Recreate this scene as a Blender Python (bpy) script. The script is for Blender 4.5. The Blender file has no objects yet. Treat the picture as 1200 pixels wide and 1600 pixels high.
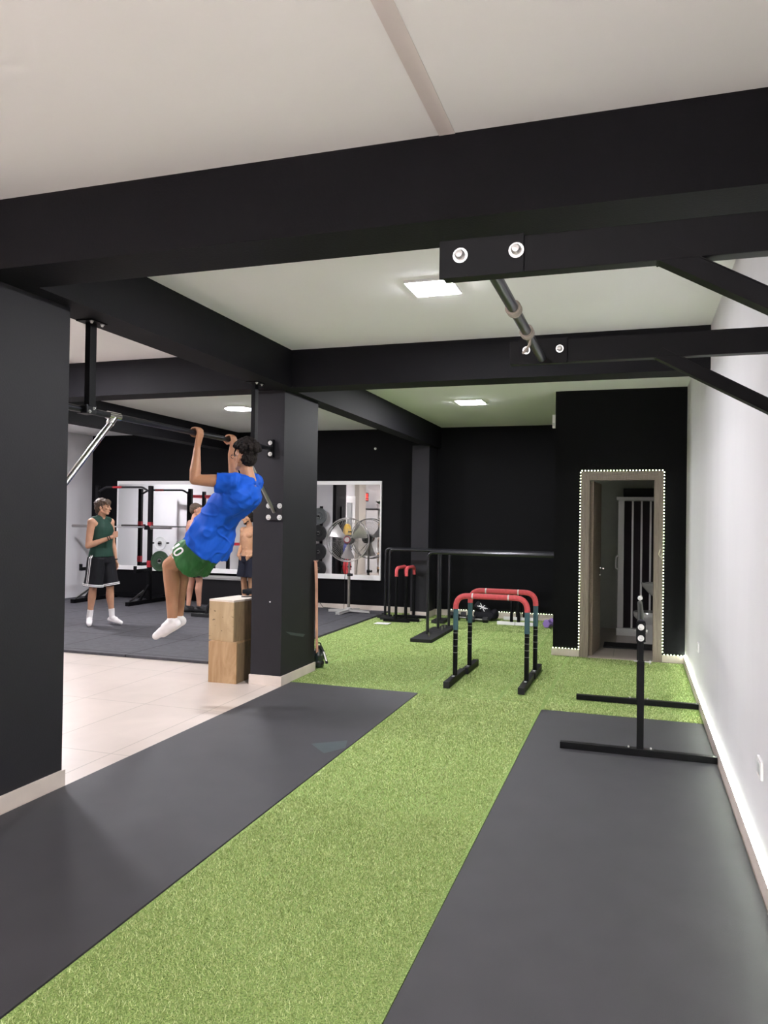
import bpy, bmesh, math, random
import numpy as np
from mathutils import Vector, Matrix, noise
from mathutils.bvhtree import BVHTree
from math import sin, cos, pi, radians
random.seed(7)
rng = np.random.default_rng(7)
SC = bpy.context.scene
COL = SC.collection

# ------------------------------------------------------------------ camera, world, exposure
CAMH = 1.6
yaw, pitch, roll = 0.317479, 0.010458, 0.014669
fw = Vector((-sin(yaw) * cos(pitch), cos(yaw) * cos(pitch), sin(pitch)))
r0 = Vector((cos(yaw), sin(yaw), 0)); u0 = r0.cross(fw)
rv = r0 * cos(roll) + u0 * sin(roll); uv = -r0 * sin(roll) + u0 * cos(roll)
cam = bpy.data.cameras.new('camera'); cam.sensor_fit = 'VERTICAL'; cam.sensor_height = 24.0
cam.lens = 1196.78 / 1600 * 24.0; cam.clip_start = 0.05
camo = bpy.data.objects.new('camera', cam); COL.objects.link(camo)
M = Matrix((rv, uv, -fw)).transposed().to_4x4(); M.translation = (0, 0, CAMH)
camo.matrix_world = M
SC.camera = camo
w = bpy.data.worlds.new('world'); SC.world = w; w.use_nodes = True
w.node_tree.nodes['Background'].inputs[0].default_value = (0.9, 0.92, 1, 1)
w.node_tree.nodes['Background'].inputs[1].default_value = 0.0
SC.view_settings.view_transform = 'Standard'; SC.view_settings.look = 'None'
SC.view_settings.gamma = 1.0; SC.view_settings.use_curve_mapping = False
SC.view_settings.exposure = 1.85
LAMP = 85.0          # emission strength of the ceiling panels
LED = 20.0           # emission strength of the strip diodes
SC.cycles.max_bounces = 10; SC.cycles.diffuse_bounces = 6; SC.cycles.glossy_bounces = 5
SC.cycles.sample_clamp_indirect = 6.0
SC.cycles.use_denoising = True

# ------------------------------------------------------------------ materials
def newmat(name):
    m = bpy.data.materials.new(name); m.use_nodes = True
    nt = m.node_tree; b = nt.nodes['Principled BSDF']
    return m, nt, b
def srgb(c):
    if isinstance(c, str):
        c = [int(c[i:i + 2], 16) / 255 for i in (0, 2, 4)]
    return tuple(((x / 12.92) if x <= 0.04045 else ((x + 0.055) / 1.055) ** 2.4) for x in c) + (1,)
def mat(name, col, rough=0.5, metal=0.0, var=0.0, scale=20, bump=0.0, bscale=None, spec=0.5, coat=0.0, stretch=(1, 1, 1)):
    m, nt, b = newmat(name)
    c = srgb(col)
    b.inputs['Roughness'].default_value = rough; b.inputs['Metallic'].default_value = metal
    b.inputs['Specular IOR Level'].default_value = spec; b.inputs['Coat Weight'].default_value = coat
    b.inputs['Base Color'].default_value = c
    tc = nt.nodes.new('ShaderNodeTexCoord'); mp = nt.nodes.new('ShaderNodeMapping')
    mp.inputs['Scale'].default_value = stretch
    nt.links.new(tc.outputs['Object'], mp.inputs[0])
    if var > 0:
        n = nt.nodes.new('ShaderNodeTexNoise'); n.inputs['Scale'].default_value = scale; n.inputs['Detail'].default_value = 6
        nt.links.new(mp.outputs[0], n.inputs['Vector'])
        rp = nt.nodes.new('ShaderNodeValToRGB')
        rp.color_ramp.elements[0].position = 0.3; rp.color_ramp.elements[1].position = 0.7
        rp.color_ramp.elements[0].color = tuple(x * (1 - var) for x in c[:3]) + (1,)
        rp.color_ramp.elements[1].color = tuple(min(1, x * (1 + var)) for x in c[:3]) + (1,)
        nt.links.new(n.outputs[0], rp.inputs[0]); nt.links.new(rp.outputs[0], b.inputs['Base Color'])
    if bump > 0:
        n2 = nt.nodes.new('ShaderNodeTexNoise'); n2.inputs['Scale'].default_value = bscale or scale; n2.inputs['Detail'].default_value = 4
        nt.links.new(mp.outputs[0], n2.inputs['Vector'])
        bp = nt.nodes.new('ShaderNodeBump'); bp.inputs['Strength'].default_value = bump; bp.inputs['Distance'].default_value = 0.01
        nt.links.new(n2.outputs[0], bp.inputs['Height']); nt.links.new(bp.outputs[0], b.inputs['Normal'])
    return m
def emit(name, col, s):
    m, nt, b = newmat(name)
    b.inputs['Base Color'].default_value = srgb(col); b.inputs['Emission Color'].default_value = srgb(col)
    b.inputs['Emission Strength'].default_value = s
    return m
def wood(name, c1, c2, axis='z', scale=6, rough=0.55, dist=3.0, ring=12):
    m, nt, b = newmat(name)
    tc = nt.nodes.new('ShaderNodeTexCoord'); mp = nt.nodes.new('ShaderNodeMapping')
    sc = {'z': (ring, ring, 1), 'x': (1, ring, ring), 'y': (ring, 1, ring)}[axis]
    mp.inputs['Scale'].default_value = sc
    nt.links.new(tc.outputs['Object'], mp.inputs[0])
    n = nt.nodes.new('ShaderNodeTexNoise'); n.inputs['Scale'].default_value = scale; n.inputs['Detail'].default_value = 8
    n.inputs['Distortion'].default_value = dist
    nt.links.new(mp.outputs[0], n.inputs['Vector'])
    rp = nt.nodes.new('ShaderNodeValToRGB')
    rp.color_ramp.elements[0].position = 0.35; rp.color_ramp.elements[1].position = 0.65
    rp.color_ramp.elements[0].color = srgb(c1); rp.color_ramp.elements[1].color = srgb(c2)
    nt.links.new(n.outputs[0], rp.inputs[0]); nt.links.new(rp.outputs[0], b.inputs['Base Color'])
    b.inputs['Roughness'].default_value = rough
    return m
def brick(name, col, mortar, bw, bh, ms, rough, offset=0.0, rotz=0.0, loc=(0, 0, 0), var=0.06, spec=0.5, nscale=3):
    m, nt, b = newmat(name)
    tc = nt.nodes.new('ShaderNodeTexCoord'); mp = nt.nodes.new('ShaderNodeMapping')
    mp.inputs['Rotation'].default_value = (0, 0, rotz); mp.inputs['Location'].default_value = loc
    nt.links.new(tc.outputs['Object'], mp.inputs[0])
    n = nt.nodes.new('ShaderNodeTexNoise'); n.inputs['Scale'].default_value = nscale; n.inputs['Detail'].default_value = 8
    n.inputs['Distortion'].default_value = 0.6
    nt.links.new(tc.outputs['Object'], n.inputs['Vector'])
    rp = nt.nodes.new('ShaderNodeValToRGB'); c = srgb(col)
    rp.color_ramp.elements[0].position = 0.3; rp.color_ramp.elements[1].position = 0.7
    rp.color_ramp.elements[0].color = tuple(x * (1 - var) for x in c[:3]) + (1,)
    rp.color_ramp.elements[1].color = tuple(min(1, x * (1 + var)) for x in c[:3]) + (1,)
    nt.links.new(n.outputs[0], rp.inputs[0])
    br = nt.nodes.new('ShaderNodeTexBrick'); br.offset = offset
    br.inputs['Scale'].default_value = 1; br.inputs['Mortar Size'].default_value = ms
    br.inputs['Brick Width'].default_value = bw; br.inputs['Row Height'].default_value = bh
    br.inputs['Mortar'].default_value = srgb(mortar)
    nt.links.new(mp.outputs[0], br.inputs['Vector'])
    nt.links.new(rp.outputs[0], br.inputs['Color1']); nt.links.new(rp.outputs[0], br.inputs['Color2'])
    nt.links.new(br.outputs['Color'], b.inputs['Base Color'])
    b.inputs['Roughness'].default_value = rough; b.inputs['Specular IOR Level'].default_value = spec
    return m

BLACKWALL = mat('black_wall_paint', '0a0a0d', 0.65, var=0.12, scale=3, bump=0.12, bscale=90, spec=0.12)
BEAMP = mat('black_beam_paint', '0e0d12', 0.65, var=0.12, scale=3, bump=0.12, bscale=90, spec=0.2)
COLP = mat('black_column_paint', '1f1e23', 0.6, var=0.10, scale=3, bump=0.12, bscale=90, spec=0.32)  # column black, tuned lighter than the wall and beam blacks
CEIL = mat('white_ceiling_paint', 'efeeed', 0.9, var=0.01, scale=2, spec=0.2)
STRIPE = mat('grey_ceiling_stripe', 'dcd4d0', 0.9, var=0.02, scale=3, spec=0.2)  # flush ceiling strip, slightly darker than the ceiling
WHITEWALL = mat('white_wall_paint', 'd9d7da', 0.75, var=0.03, scale=1.2, stretch=(2, 2, .6), bump=0.05, bscale=30, spec=0.3)
BASE = mat('beige_skirting_tile', 'd2c6bc', 0.45, var=0.07, scale=6)
TILE = brick('beige_floor_tile', 'c6bab1', '9d948a', 0.62, 1.25, 0.004, 0.32, 0.0, 0, (0.24, -0.60, 0), 0.05)
RUBTILE = brick('black_rubber_tile', '454449', '19181a', 1.07, 1.07, 0.010, 0.72, 0.0, 0, (0.13, 0.02, 0), 0.22, 0.4, 14)
MATR = mat('black_rubber_mat', '39383c', 0.6, var=0.10, scale=4, bump=0.25, bscale=420, spec=0.42)
PATCH = mat('dull_teal', '3d474a', 0.55, var=0.1, scale=10)  # dull teal tone for the flat patches on mat and column
BLK = mat('black_powder_coat', '08080b', 0.5, var=0.15, scale=30, bump=0.03, bscale=200, spec=0.16)
BLKR = mat('black_rubber', '151517', 0.7)
DKGREY = mat('dark_grey_steel', '2b2b2e', 0.4, 0.6)
GREYM = mat('dark_tube_steel', '3a3b40', 0.32, 0.85, var=0.1, scale=60)
CHROME = mat('chrome', 'd6d6d6', 0.16, 1.0)
STEEL = mat('brushed_steel', '9c9a98', 0.3, 1.0)
BOLT = mat('zinc_bolt', 'dcdcda', 0.3, 0.75)
REDFOAM = mat('red_foam_grip', 'c64d52', 0.75, var=0.12, scale=40, bump=0.2, bscale=300)
TEAL = mat('teal_sleeve', '31535b', 0.6, var=0.06, scale=30)
RED = mat('red_paint', 'a5202a', 0.45)
WHITE = mat('white_plastic', 'eceaea', 0.4)
WFRAME = mat('white_mirror_frame', 'f4f2f2', 0.35)
GREYW = mat('pale_grey_metal', 'c7c9c9', 0.4)
MIRROR = mat('mirror_glass', 'eef0ef', 0.015, 1.0)
DOORW = wood('grey_oak_laminate', '7d7065', '8f8277', 'z', 5, 0.5, 1.0, 24)
LEAFW = wood('grey_oak_leaf', '6b5b4f', '86776a', 'y', 6, 0.5, 3.0, 9)
PLY = wood('birch_plywood', '9c7a55', 'b3946f', 'z', 2.2, 0.55, 2.5, 3)
PLYS = wood('worn_plywood_side', '7b684f', '978061', 'z', 5, 0.6, 1.0, 9)
def worn():
    m = wood('worn_plywood', '9e8664', 'b39c7a', 'z', 2.6, 0.6, 1.2, 2.5)
    nt = m.node_tree; b = nt.nodes['Principled BSDF']
    src = b.inputs['Base Color'].links[0].from_socket
    tc = nt.nodes.new('ShaderNodeTexCoord'); mp = nt.nodes.new('ShaderNodeMapping'); mp.inputs['Scale'].default_value = (1, 1, 2.2)
    nt.links.new(tc.outputs['Object'], mp.inputs[0])
    n = nt.nodes.new('ShaderNodeTexNoise'); n.inputs['Scale'].default_value = 17; n.inputs['Detail'].default_value = 5
    nt.links.new(mp.outputs[0], n.inputs['Vector'])
    rp = nt.nodes.new('ShaderNodeValToRGB'); rp.color_ramp.elements[0].position = 0.66; rp.color_ramp.elements[1].position = 0.72
    nt.links.new(n.outputs[0], rp.inputs[0])
    mx = nt.nodes.new('ShaderNodeMix'); mx.data_type = 'RGBA'
    nt.links.new(rp.outputs[0], mx.inputs['Factor']); nt.links.new(src, mx.inputs['A'])
    mx.inputs['B'].default_value = srgb('4a3c2c'); nt.links.new(mx.outputs['Result'], b.inputs['Base Color'])
    return m
WORN = worn()
CERAM = mat('white_ceramic', 'dcdcd8', 0.12, coat=0.5)
def skinmat(name, col):
    m = mat(name, col, 0.5, var=0.09, scale=14, bump=0.08, bscale=160, spec=0.4)
    b = m.node_tree.nodes['Principled BSDF']
    b.inputs['Subsurface Weight'].default_value = 0.12; b.inputs['Subsurface Radius'].default_value = (0.02, 0.008, 0.004)
    b.inputs['Subsurface Scale'].default_value = 0.5
    return m
SKIN1 = skinmat('tanned_skin', 'a87a5c'); SKIN2 = skinmat('light_skin', 'bd8f74'); SKIN3 = skinmat('pale_pink_skin', 'bb8c76'); SKIN4 = skinmat('warm_skin', 'b88c6c')
BLUE = mat('blue_jersey', '0d4fb8', 0.7, var=0.05, scale=12, bump=0.06, bscale=500, spec=0.25)
GREEN = mat('green_sport_fabric', '27602d', 0.55, var=0.06, scale=12, bump=0.06, bscale=500, spec=0.35)
DKGREEN = mat('dark_green_jersey', '1d3a30', 0.7, var=0.08, scale=14, spec=0.25)
BLKCLOTH = mat('black_cloth', '131318', 0.75, var=0.1, scale=14, spec=0.25)
NAVY = mat('navy_cloth', '20222e', 0.8, var=0.1, scale=14, spec=0.2)
GREYCLOTH = mat('grey_cloth', '55555a', 0.8, var=0.1, scale=14, spec=0.2)
SOCK = mat('white_sock', 'e6e2e2', 0.85, var=0.04, scale=25, bump=0.15, bscale=300)
HAIRD = mat('dark_brown_hair', '1a1412', 0.75, var=0.35, scale=60, bump=0.5, bscale=180, spec=0.2)
HAIRB = mat('brown_hair', '4a382a', 0.5, var=0.35, scale=60, bump=0.5, bscale=160)
LIP = mat('lip_skin', 'a9685c', 0.5)
EYEW = mat('eye_dark', '2a211d', 0.2)
GLASS = mat('grey_perspex', '8c9090', 0.2)
EMIT = emit('lamp_diffuser', 'f7f6fb', LAMP)
EMITB = emit('bright_lamp_diffuser', 'f8f5fb', LAMP * 1.55)
EMITC = emit('added_lamp_diffuser', 'f8f5f8', LAMP * 2.5)  # for the added front lamps, stronger to lift bounce onto the ceilings
DIODE = emit('strip_diode', 'f2ffd2', LED * .12)
DIODEW = emit('strip_diode_white', 'f6fff0', LED * 1.6)
REDDIG = emit('red_digit', 'ff2018', 1.6)

# ------------------------------------------------------------------ geometry collector
V = Vector
class G:
    def __init__(s): s.v = []; s.f = []; s.smooth = []
    def add(s, vs, fs, sm=False):
        o = len(s.v); s.v += [tuple(x) for x in vs]
        for f in fs: s.f.append(tuple(i + o for i in f)); s.smooth.append(sm)
        return s
    def bm(s, bm, sm=False):
        bm.verts.index_update()
        s.add([v.co for v in bm.verts], [[v.index for v in f.verts] for f in bm.faces], sm); bm.free(); return s
    def box(s, x0, x1, y0, y1, z0, z1, bev=0.0, rot=None, piv=None):
        bm = bmesh.new(); bmesh.ops.create_cube(bm, size=1)
        for v in bm.verts:
            v.co = V(((x0 + x1) / 2 + v.co.x * (x1 - x0), (y0 + y1) / 2 + v.co.y * (y1 - y0), (z0 + z1) / 2 + v.co.z * (z1 - z0)))
        if bev > 0: bmesh.ops.bevel(bm, geom=bm.edges[:], offset=bev, segments=2, affect='EDGES', profile=0.7)
        if rot is not None:
            p = V(piv) if piv else V(((x0 + x1) / 2, (y0 + y1) / 2, (z0 + z1) / 2))
            for v in bm.verts: v.co = p + rot @ (v.co - p)
        return s.bm(bm)
    def beam(s, p0, p1, a, b, up=(0, 0, 1), bev=0.003):
        """rectangular bar p0->p1, width a (side), height b (along up)"""
        p0, p1 = V(p0), V(p1); d = (p1 - p0); L = d.length; d.normalize()
        sd = d.cross(V(up)).normalized(); uu = sd.cross(d)
        bm = bmesh.new(); bmesh.ops.create_cube(bm, size=1)
        for v in bm.verts: v.co = (p0 + p1) / 2 + d * (v.co.x * L) + sd * (v.co.y * a) + uu * (v.co.z * b)
        if bev > 0: bmesh.ops.bevel(bm, geom=bm.edges[:], offset=bev, segments=2, affect='EDGES')
        return s.bm(bm)
    def tube(s, pts, r, n=12, cap=True, closed=False, squash=None):
        pts = [V(p) for p in pts]; rs = r if isinstance(r, (list, tuple)) else [r] * len(pts)
        N = len(pts); vs = []; fs = []; prev = None
        for i, p in enumerate(pts):
            if closed: t = pts[(i + 1) % N] - pts[i - 1]
            elif i == 0: t = pts[1] - p
            elif i == N - 1: t = p - pts[-2]
            else: t = (pts[i + 1] - p).normalized() + (p - pts[i - 1]).normalized()
            t = t.normalized()
            if prev is None:
                a = V((0, 0, 1)) if abs(t.z) < 0.9 else V((0, 1, 0))
                nx = t.cross(a).normalized()
            else:
                nx = prev - t * prev.dot(t); nx.normalize()
            ny = t.cross(nx); prev = nx
            for k in range(n):
                an = 2 * pi * k / n; vs.append(p + (nx * cos(an) + ny * sin(an)) * rs[i])
        m = N if closed else N - 1
        for i in range(m):
            j = (i + 1) % N
            for k in range(n):
                k2 = (k + 1) % n; fs.append((i * n + k, i * n + k2, j * n + k2, j * n + k))
        s.add(vs, fs, True)
        if cap and not closed:
            s.add(vs[:n][::-1], [tuple(range(n))]); s.add(vs[-n:], [tuple(range(n))])
        return s
    def disc(s, c, ax, r, h, n=24, bev=0.0):
        c = V(c); ax = V(ax).normalized(); h2 = h / 2
        b = min(bev, h2 * 0.9)
        if b > 0: pr = [(r - b, -h2), (r, -h2 + b), (r, h2 - b), (r - b, h2)]
        else: pr = [(r, -h2), (r, h2)]
        return s.lathe(c, ax, pr, n)
    def lathe(s, c, ax, prof, n=24, cap=True, sm=False):
        c = V(c); ax = V(ax).normalized(); a = V((0, 0, 1)) if abs(ax.z) < 0.9 else V((1, 0, 0))
        x = ax.cross(a).normalized(); y = ax.cross(x); vs = []; fs = []
        for (r, h) in prof:
            for k in range(n):
                an = 2 * pi * k / n; vs.append(c + ax * h + (x * cos(an) + y * sin(an)) * r)
        for i in range(len(prof) - 1):
            for k in range(n):
                k2 = (k + 1) % n; fs.append((i * n + k, i * n + k2, (i + 1) * n + k2, (i + 1) * n + k))
        s.add(vs, fs, sm)
        if cap: s.add(vs[:n][::-1], [tuple(range(n))]); s.add(vs[-n:], [tuple(range(n))])
        return s
    def ell(s, c, rx, ry, rz, ax=None, n=16):
        """ellipsoid; ax = (X,Y,Z) unit vectors"""
        c = V(c); X, Y, Z = ax if ax else (V((1, 0, 0)), V((0, 1, 0)), V((0, 0, 1)))
        bm = bmesh.new(); bmesh.ops.create_uvsphere(bm, u_segments=n, v_segments=max(6, n * 2 // 3), radius=1)
        for v in bm.verts: v.co = c + X * (v.co.x * rx) + Y * (v.co.y * ry) + Z * (v.co.z * rz)
        return s.bm(bm, True)
    def limb(s, pts, rs, n=14):
        """tapered round chain with round ends, closed"""
        s.tube(pts, list(rs), n, True)
        s.ell(pts[0], rs[0], rs[0], rs[0], n=12); s.ell(pts[-1], rs[-1], rs[-1], rs[-1], n=12)
        return s
    def loft(s, rings, n=28, e=2.3):
        """rings: (center, X vec, halfX, Y vec, halfY[, exponent])"""
        vs = []; fs = []
        for rg in rings:
            c, X, a, Y, b = rg[:5]; ee = rg[5] if len(rg) > 5 else e
            for k in range(n):
                t = 2 * pi * k / n; ct, st = cos(t), sin(t)
                px = math.copysign(abs(ct) ** (2 / ee), ct) * a; py = math.copysign(abs(st) ** (2 / ee), st) * b
                vs.append(V(c) + V(X) * px + V(Y) * py)
        for i in range(len(rings) - 1):
            for k in range(n):
                k2 = (k + 1) % n; fs.append((i * n + k, i * n + k2, (i + 1) * n + k2, (i + 1) * n + k))
        s.add(vs, fs, True); s.add(vs[:n][::-1], [tuple(range(n))], True); s.add(vs[-n:], [tuple(range(n))], True)
        return s
    def mesh(s, name, off=(0, 0, 0)):
        me = bpy.data.meshes.new(name); o = V(off)
        me.from_pydata([V(v) - o for v in s.v], [], s.f); me.polygons.foreach_set('use_smooth', s.smooth)
        bm = bmesh.new(); bm.from_mesh(me); bmesh.ops.recalc_face_normals(bm, faces=bm.faces[:]); bm.to_mesh(me); bm.free()
        me.update(); return me
    def grow(s, name, vox, it=4, off=(0, 0, 0), disp=None):
        """union of everything as ONE continuous skin"""
        me = s.mesh(name, off); o = bpy.data.objects.new(name + '_tmp', me); COL.objects.link(o)
        m = o.modifiers.new('r', 'REMESH'); m.mode = 'VOXEL'; m.voxel_size = vox; m.use_smooth_shade = True
        if it: m2 = o.modifiers.new('s', 'SMOOTH'); m2.factor = 0.5; m2.iterations = it
        dg = bpy.context.evaluated_depsgraph_get()
        out = bpy.data.meshes.new_from_object(o.evaluated_get(dg)); out.name = name
        bpy.data.objects.remove(o); bpy.data.meshes.remove(me)
        if disp:
            n = len(out.vertices); co = np.empty(n * 3); no = np.empty(n * 3)
            out.vertices.foreach_get('co', co); out.vertices.foreach_get('normal', no)
            co = co.reshape(-1, 3); no = no.reshape(-1, 3)
            d = np.array([disp(V(c) + V(off)) for c in co]); co += no * d[:, None]
            out.vertices.foreach_set('co', co.ravel()); out.update()
        return out

OFF = {}
def link(name, me, m, parent=None):
    o = bpy.data.objects.new(name, me); COL.objects.link(o)
    if m is not None and me is not None:
        me.materials.clear(); me.materials.append(m)
    if parent: o.parent = parent
    return o
def thing(name, label, cat, loc=(0, 0, 0), group=None):
    o = bpy.data.objects.new(name, None); COL.objects.link(o); o.location = loc; o.empty_display_size = 0.1
    OFF[o.name] = V(loc); o['label'] = label; o['category'] = cat
    if group: o['group'] = group
    return o
def part(name, g, m, parent, label=None):
    off = OFF[parent.name]; me = g if isinstance(g, bpy.types.Mesh) else g.mesh(name, off)
    o = link(name, me, m, parent); OFF[o.name] = off
    if label: o['label'] = label
    return o
def solo(name, g, m, label, cat, loc=(0, 0, 0), group=None):
    me = g if isinstance(g, bpy.types.Mesh) else g.mesh(name, loc)
    o = link(name, me, m); o.location = loc; OFF[o.name] = V(loc); o['label'] = label; o['category'] = cat
    if group: o['group'] = group
    return o
def struct(name, g, m, parent=None):
    o = link(name, g.mesh(name), m, parent); OFF[o.name] = V((0, 0, 0)); o['kind'] = 'structure'; return o
def kids(o): return [c for c in bpy.data.objects if c.parent == o]
def copy_tree(o, parent=None):
    c = o.copy(); COL.objects.link(c); c.parent = parent
    for ch in kids(o): copy_tree(ch, c)
    return c
def arc(c, a, b, r, t0, t1, n=8):
    c, a, b = V(c), V(a), V(b)
    return [c + a * (cos(t0 + (t1 - t0) * i / n) * r) + b * (sin(t0 + (t1 - t0) * i / n) * r) for i in range(n + 1)]
def bent(pts, r, n=6):
    """polyline with rounded corners"""
    pts = [V(p) for p in pts]; out = [pts[0]]
    for i in range(1, len(pts) - 1):
        p = pts[i]; a = (pts[i - 1] - p).normalized(); b = (pts[i + 1] - p).normalized()
        for k in range(n + 1):
            t = k / n; out.append((p + a * r) * (1 - t) ** 2 + p * (2 * t * (1 - t)) + (p + b * r) * t ** 2)
    out.append(pts[-1]); return out
def bolts(parent, pts, ax, r=0.013, h=0.012):
    for p in pts:
        p = V(p); a = V(ax).normalized(); g = G()
        g.disc(p + a * 0.0015, a, r * 1.5, 0.003, 16); g.lathe(p + a * 0.003, a, [(r, 0), (r, h * .5), (r * .7, h), (0.001, h * 1.1)], 6 if r < .01 else 12)
        part('bolt', g, BOLT, parent)

# ------------------------------------------------------------------ the setting
XL, XR, YN, YD, YF, ZC = -10.25, 0.55, -5.5, 9.40, 12.62, 3.18
ZB = 2.83
struct('floor', G().box(XL - .3, 1.6, YN - .3, YF + .3, -0.2, 0.0), TILE)
struct('ceiling', G().box(XL - .3, 1.6, YN - .3, YF + .3, ZC, ZC + 0.2), CEIL)
struct('trim_1', G().box(-0.782, -0.715, -1.0, 3.05, ZC - 0.003, ZC + 0.01), STRIPE)
struct('wall_right', G().box(XR, XR + .15, YN - .3, YD + .12, 0, ZC), WHITEWALL)
struct('wall_left', G().box(XL - .2, XL, 5.9, YF, 0, ZC), WHITEWALL)
struct('wall_left_front', G().box(-8.0, -7.8, YN, 5.9, 0, ZC), WHITEWALL)
struct('wall_left_return', G().box(XL - .2, -8.0, 5.7, 5.9, 0, ZC), WHITEWALL)
struct('wall_near', G().box(-7.8, XR, YN - .2, YN, 0, ZC), WHITEWALL)
struct('wall_far', G().box(XL - .2, 1.6, YF, YF + .2, 0, ZC), BLACKWALL)
DX0, DX1, DH = -0.54, 0.222, 2.13
g = G().box(-0.93, DX0, YD, YD + .12, 0, ZC).box(DX1, XR, YD, YD + .12, 0, ZC).box(DX0, DX1, YD, YD + .12, DH, ZC)
struct('wall_bathroom_front', g, BLACKWALL)
struct('wall_bathroom_side', G().box(-0.93, -0.81, YD + .12, YF, 0, ZC), BLACKWALL)
BATHW = mat('grey_bathroom_wall', 'c4c5be', 0.6, var=0.03)
struct('wall_bathroom_left_lining', G().box(-0.81, -0.80, YD + .12, YF, 0, 2.7), BATHW)
struct('wall_bathroom_back', G().box(-0.80, 1.4, 12.2, 12.3, 0, 2.7), BATHW)
struct('wall_bathroom_right', G().box(1.3, 1.4, YD + .12, 12.2, 0, 2.7), BATHW)
struct('ceiling_bathroom', G().box(-0.93, 1.4, YD + .12, YF, 2.7, 2.75), BATHW)
# beams and columns, painted black
struct('beam_front', G().box(-3.36, XR, 3.03, 3.34, ZB, ZC), BEAMP)
struct('beam_front_left', G().box(-7.8, -3.36, 3.03, 3.34, ZB, ZC), BEAMP)
struct('beam_side', G().box(-3.36, -3.08, 3.34, 6.53, ZB, ZC), BEAMP)
struct('beam_middle', G().box(XL, XR, 6.53, 6.82, ZB, ZC), BEAMP)
struct('beam_side_rear', G().box(-3.34, -3.14, 6.82, YF, ZB, ZC), BEAMP)
struct('beam_left', G().box(-7.25, -7.0, 6.82, YF, ZB, ZC), BEAMP)
struct('column_near', G().box(-3.55, -3.20, 2.6, 3.72, 0, ZB), COLP)
struct('column_middle', G().box(-3.52, -3.20, 6.65, 7.46, 0, ZB), COLP)
struct('column_far', G().box(-3.50, -3.21, 12.1, YF, 0, ZB), COLP)
struct('column_left', G().box(-7.8, -7.7, 5.15, 5.9, 0, ZC), BLACKWALL)
struct('column_left_beige', G().box(-7.8, -7.66, 3.62, 4.2, 0, ZC), mat('beige_column_paint', 'b9b2a8', 0.7))
# skirting
struct('baseboard_column_near', G().box(-3.20, -3.185, 2.6, 3.72, 0, .10, .002).box(-3.56, -3.185, 3.72, 3.735, 0, .10, .002), BASE)
struct('baseboard_column_middle', G().box(-3.53, -3.185, 6.635, 6.65, 0, .095, .002).box(-3.20, -3.185, 6.65, 7.46, 0, .095, .002), BASE)
struct('baseboard_far', G().box(-7.6, -3.5, YF - .014, YF, 0.01, .11, .002).box(-3.21, -0.93, YF - .014, YF, 0.01, .11, .002).box(-3.5, -3.21, 12.086, 12.1, 0.01, .11, .002).box(-3.21, -3.196, 12.1, YF - .014, 0.01, .11, .002), BASE)
struct('baseboard_bathroom', G().box(-0.945, -0.622, YD - .014, YD, 0.01, .095, .002).box(0.305, XR, YD - .014, YD, 0.01, .095, .002), BASE)
struct('baseboard_right', G().box(XR - .014, XR, YN, YD - .014, 0.0, .10, .002), BASE)

# door with architrave and open leaf
def door():
    jamb = G().box(DX0 - .012, DX0 + .02, YD - .004, YD + .13, 0, DH).box(DX1 - .02, DX1 + .012, YD - .004, YD + .13, 0, DH).box(DX0 - .012, DX1 + .012, YD - .004, YD + .13, DH - .02, DH + .012)
    d = thing('door_1', 'grey oak bathroom door standing open in its moulded frame', 'door', (-.15, YD, 0)); d['kind'] = 'structure'
    part('jamb', jamb, DOORW, d)
    def casing(o, i, y0, y1):
        xl0, xl1 = DX0 - o, DX0 - i; xr0, xr1 = DX1 + i, DX1 + o
        return G().box(xl0, xl1, y0, y1, 0, DH + o, .003).box(xr0, xr1, y0, y1, 0, DH + o, .003).box(xl1, xr0, y0, y1, DH + i, DH + o, .003)
    part('architrave', casing(.080, .034, YD - .022, YD), DOORW, d)
    part('architrave_bead', casing(.034, -.012, YD - .016, YD), DOORW, d)
    R = Matrix.Rotation(radians(-5), 3, 'Z'); R2 = Matrix.Rotation(radians(4.5), 3, 'Z'); pv = (DX0 + .02, YD + .13, 0)
    lf = part('leaf', G().box(DX0 + .02, DX0 + .06, YD + .13, YD + .83, 0.01, DH - .03, .002, R, pv), LEAFW, d)
    hy = YD + .76
    def q(x, y, z): return V(pv) + R @ (V((x, y, z)) - V(pv))
    part('door_handle', G().disc(q(DX0 + .066, hy, 1.03), (1, 0, 0), .025, .012).tube([q(DX0 + .06, hy, 1.03), q(DX0 + .11, hy, 1.03), q(DX0 + .115, hy - .11, 1.03)], .009, 10), CHROME, lf)
    part('keyhole_plate', G().disc(q(DX0 + .063, hy, .94), (1, 0, 0), .02, .008), CHROME, lf)
    part('threshold', G().box(DX0 + .02, DX1 - .02, YD, YD + .13, 0, .012, .002), BASE, d)
door()

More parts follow.
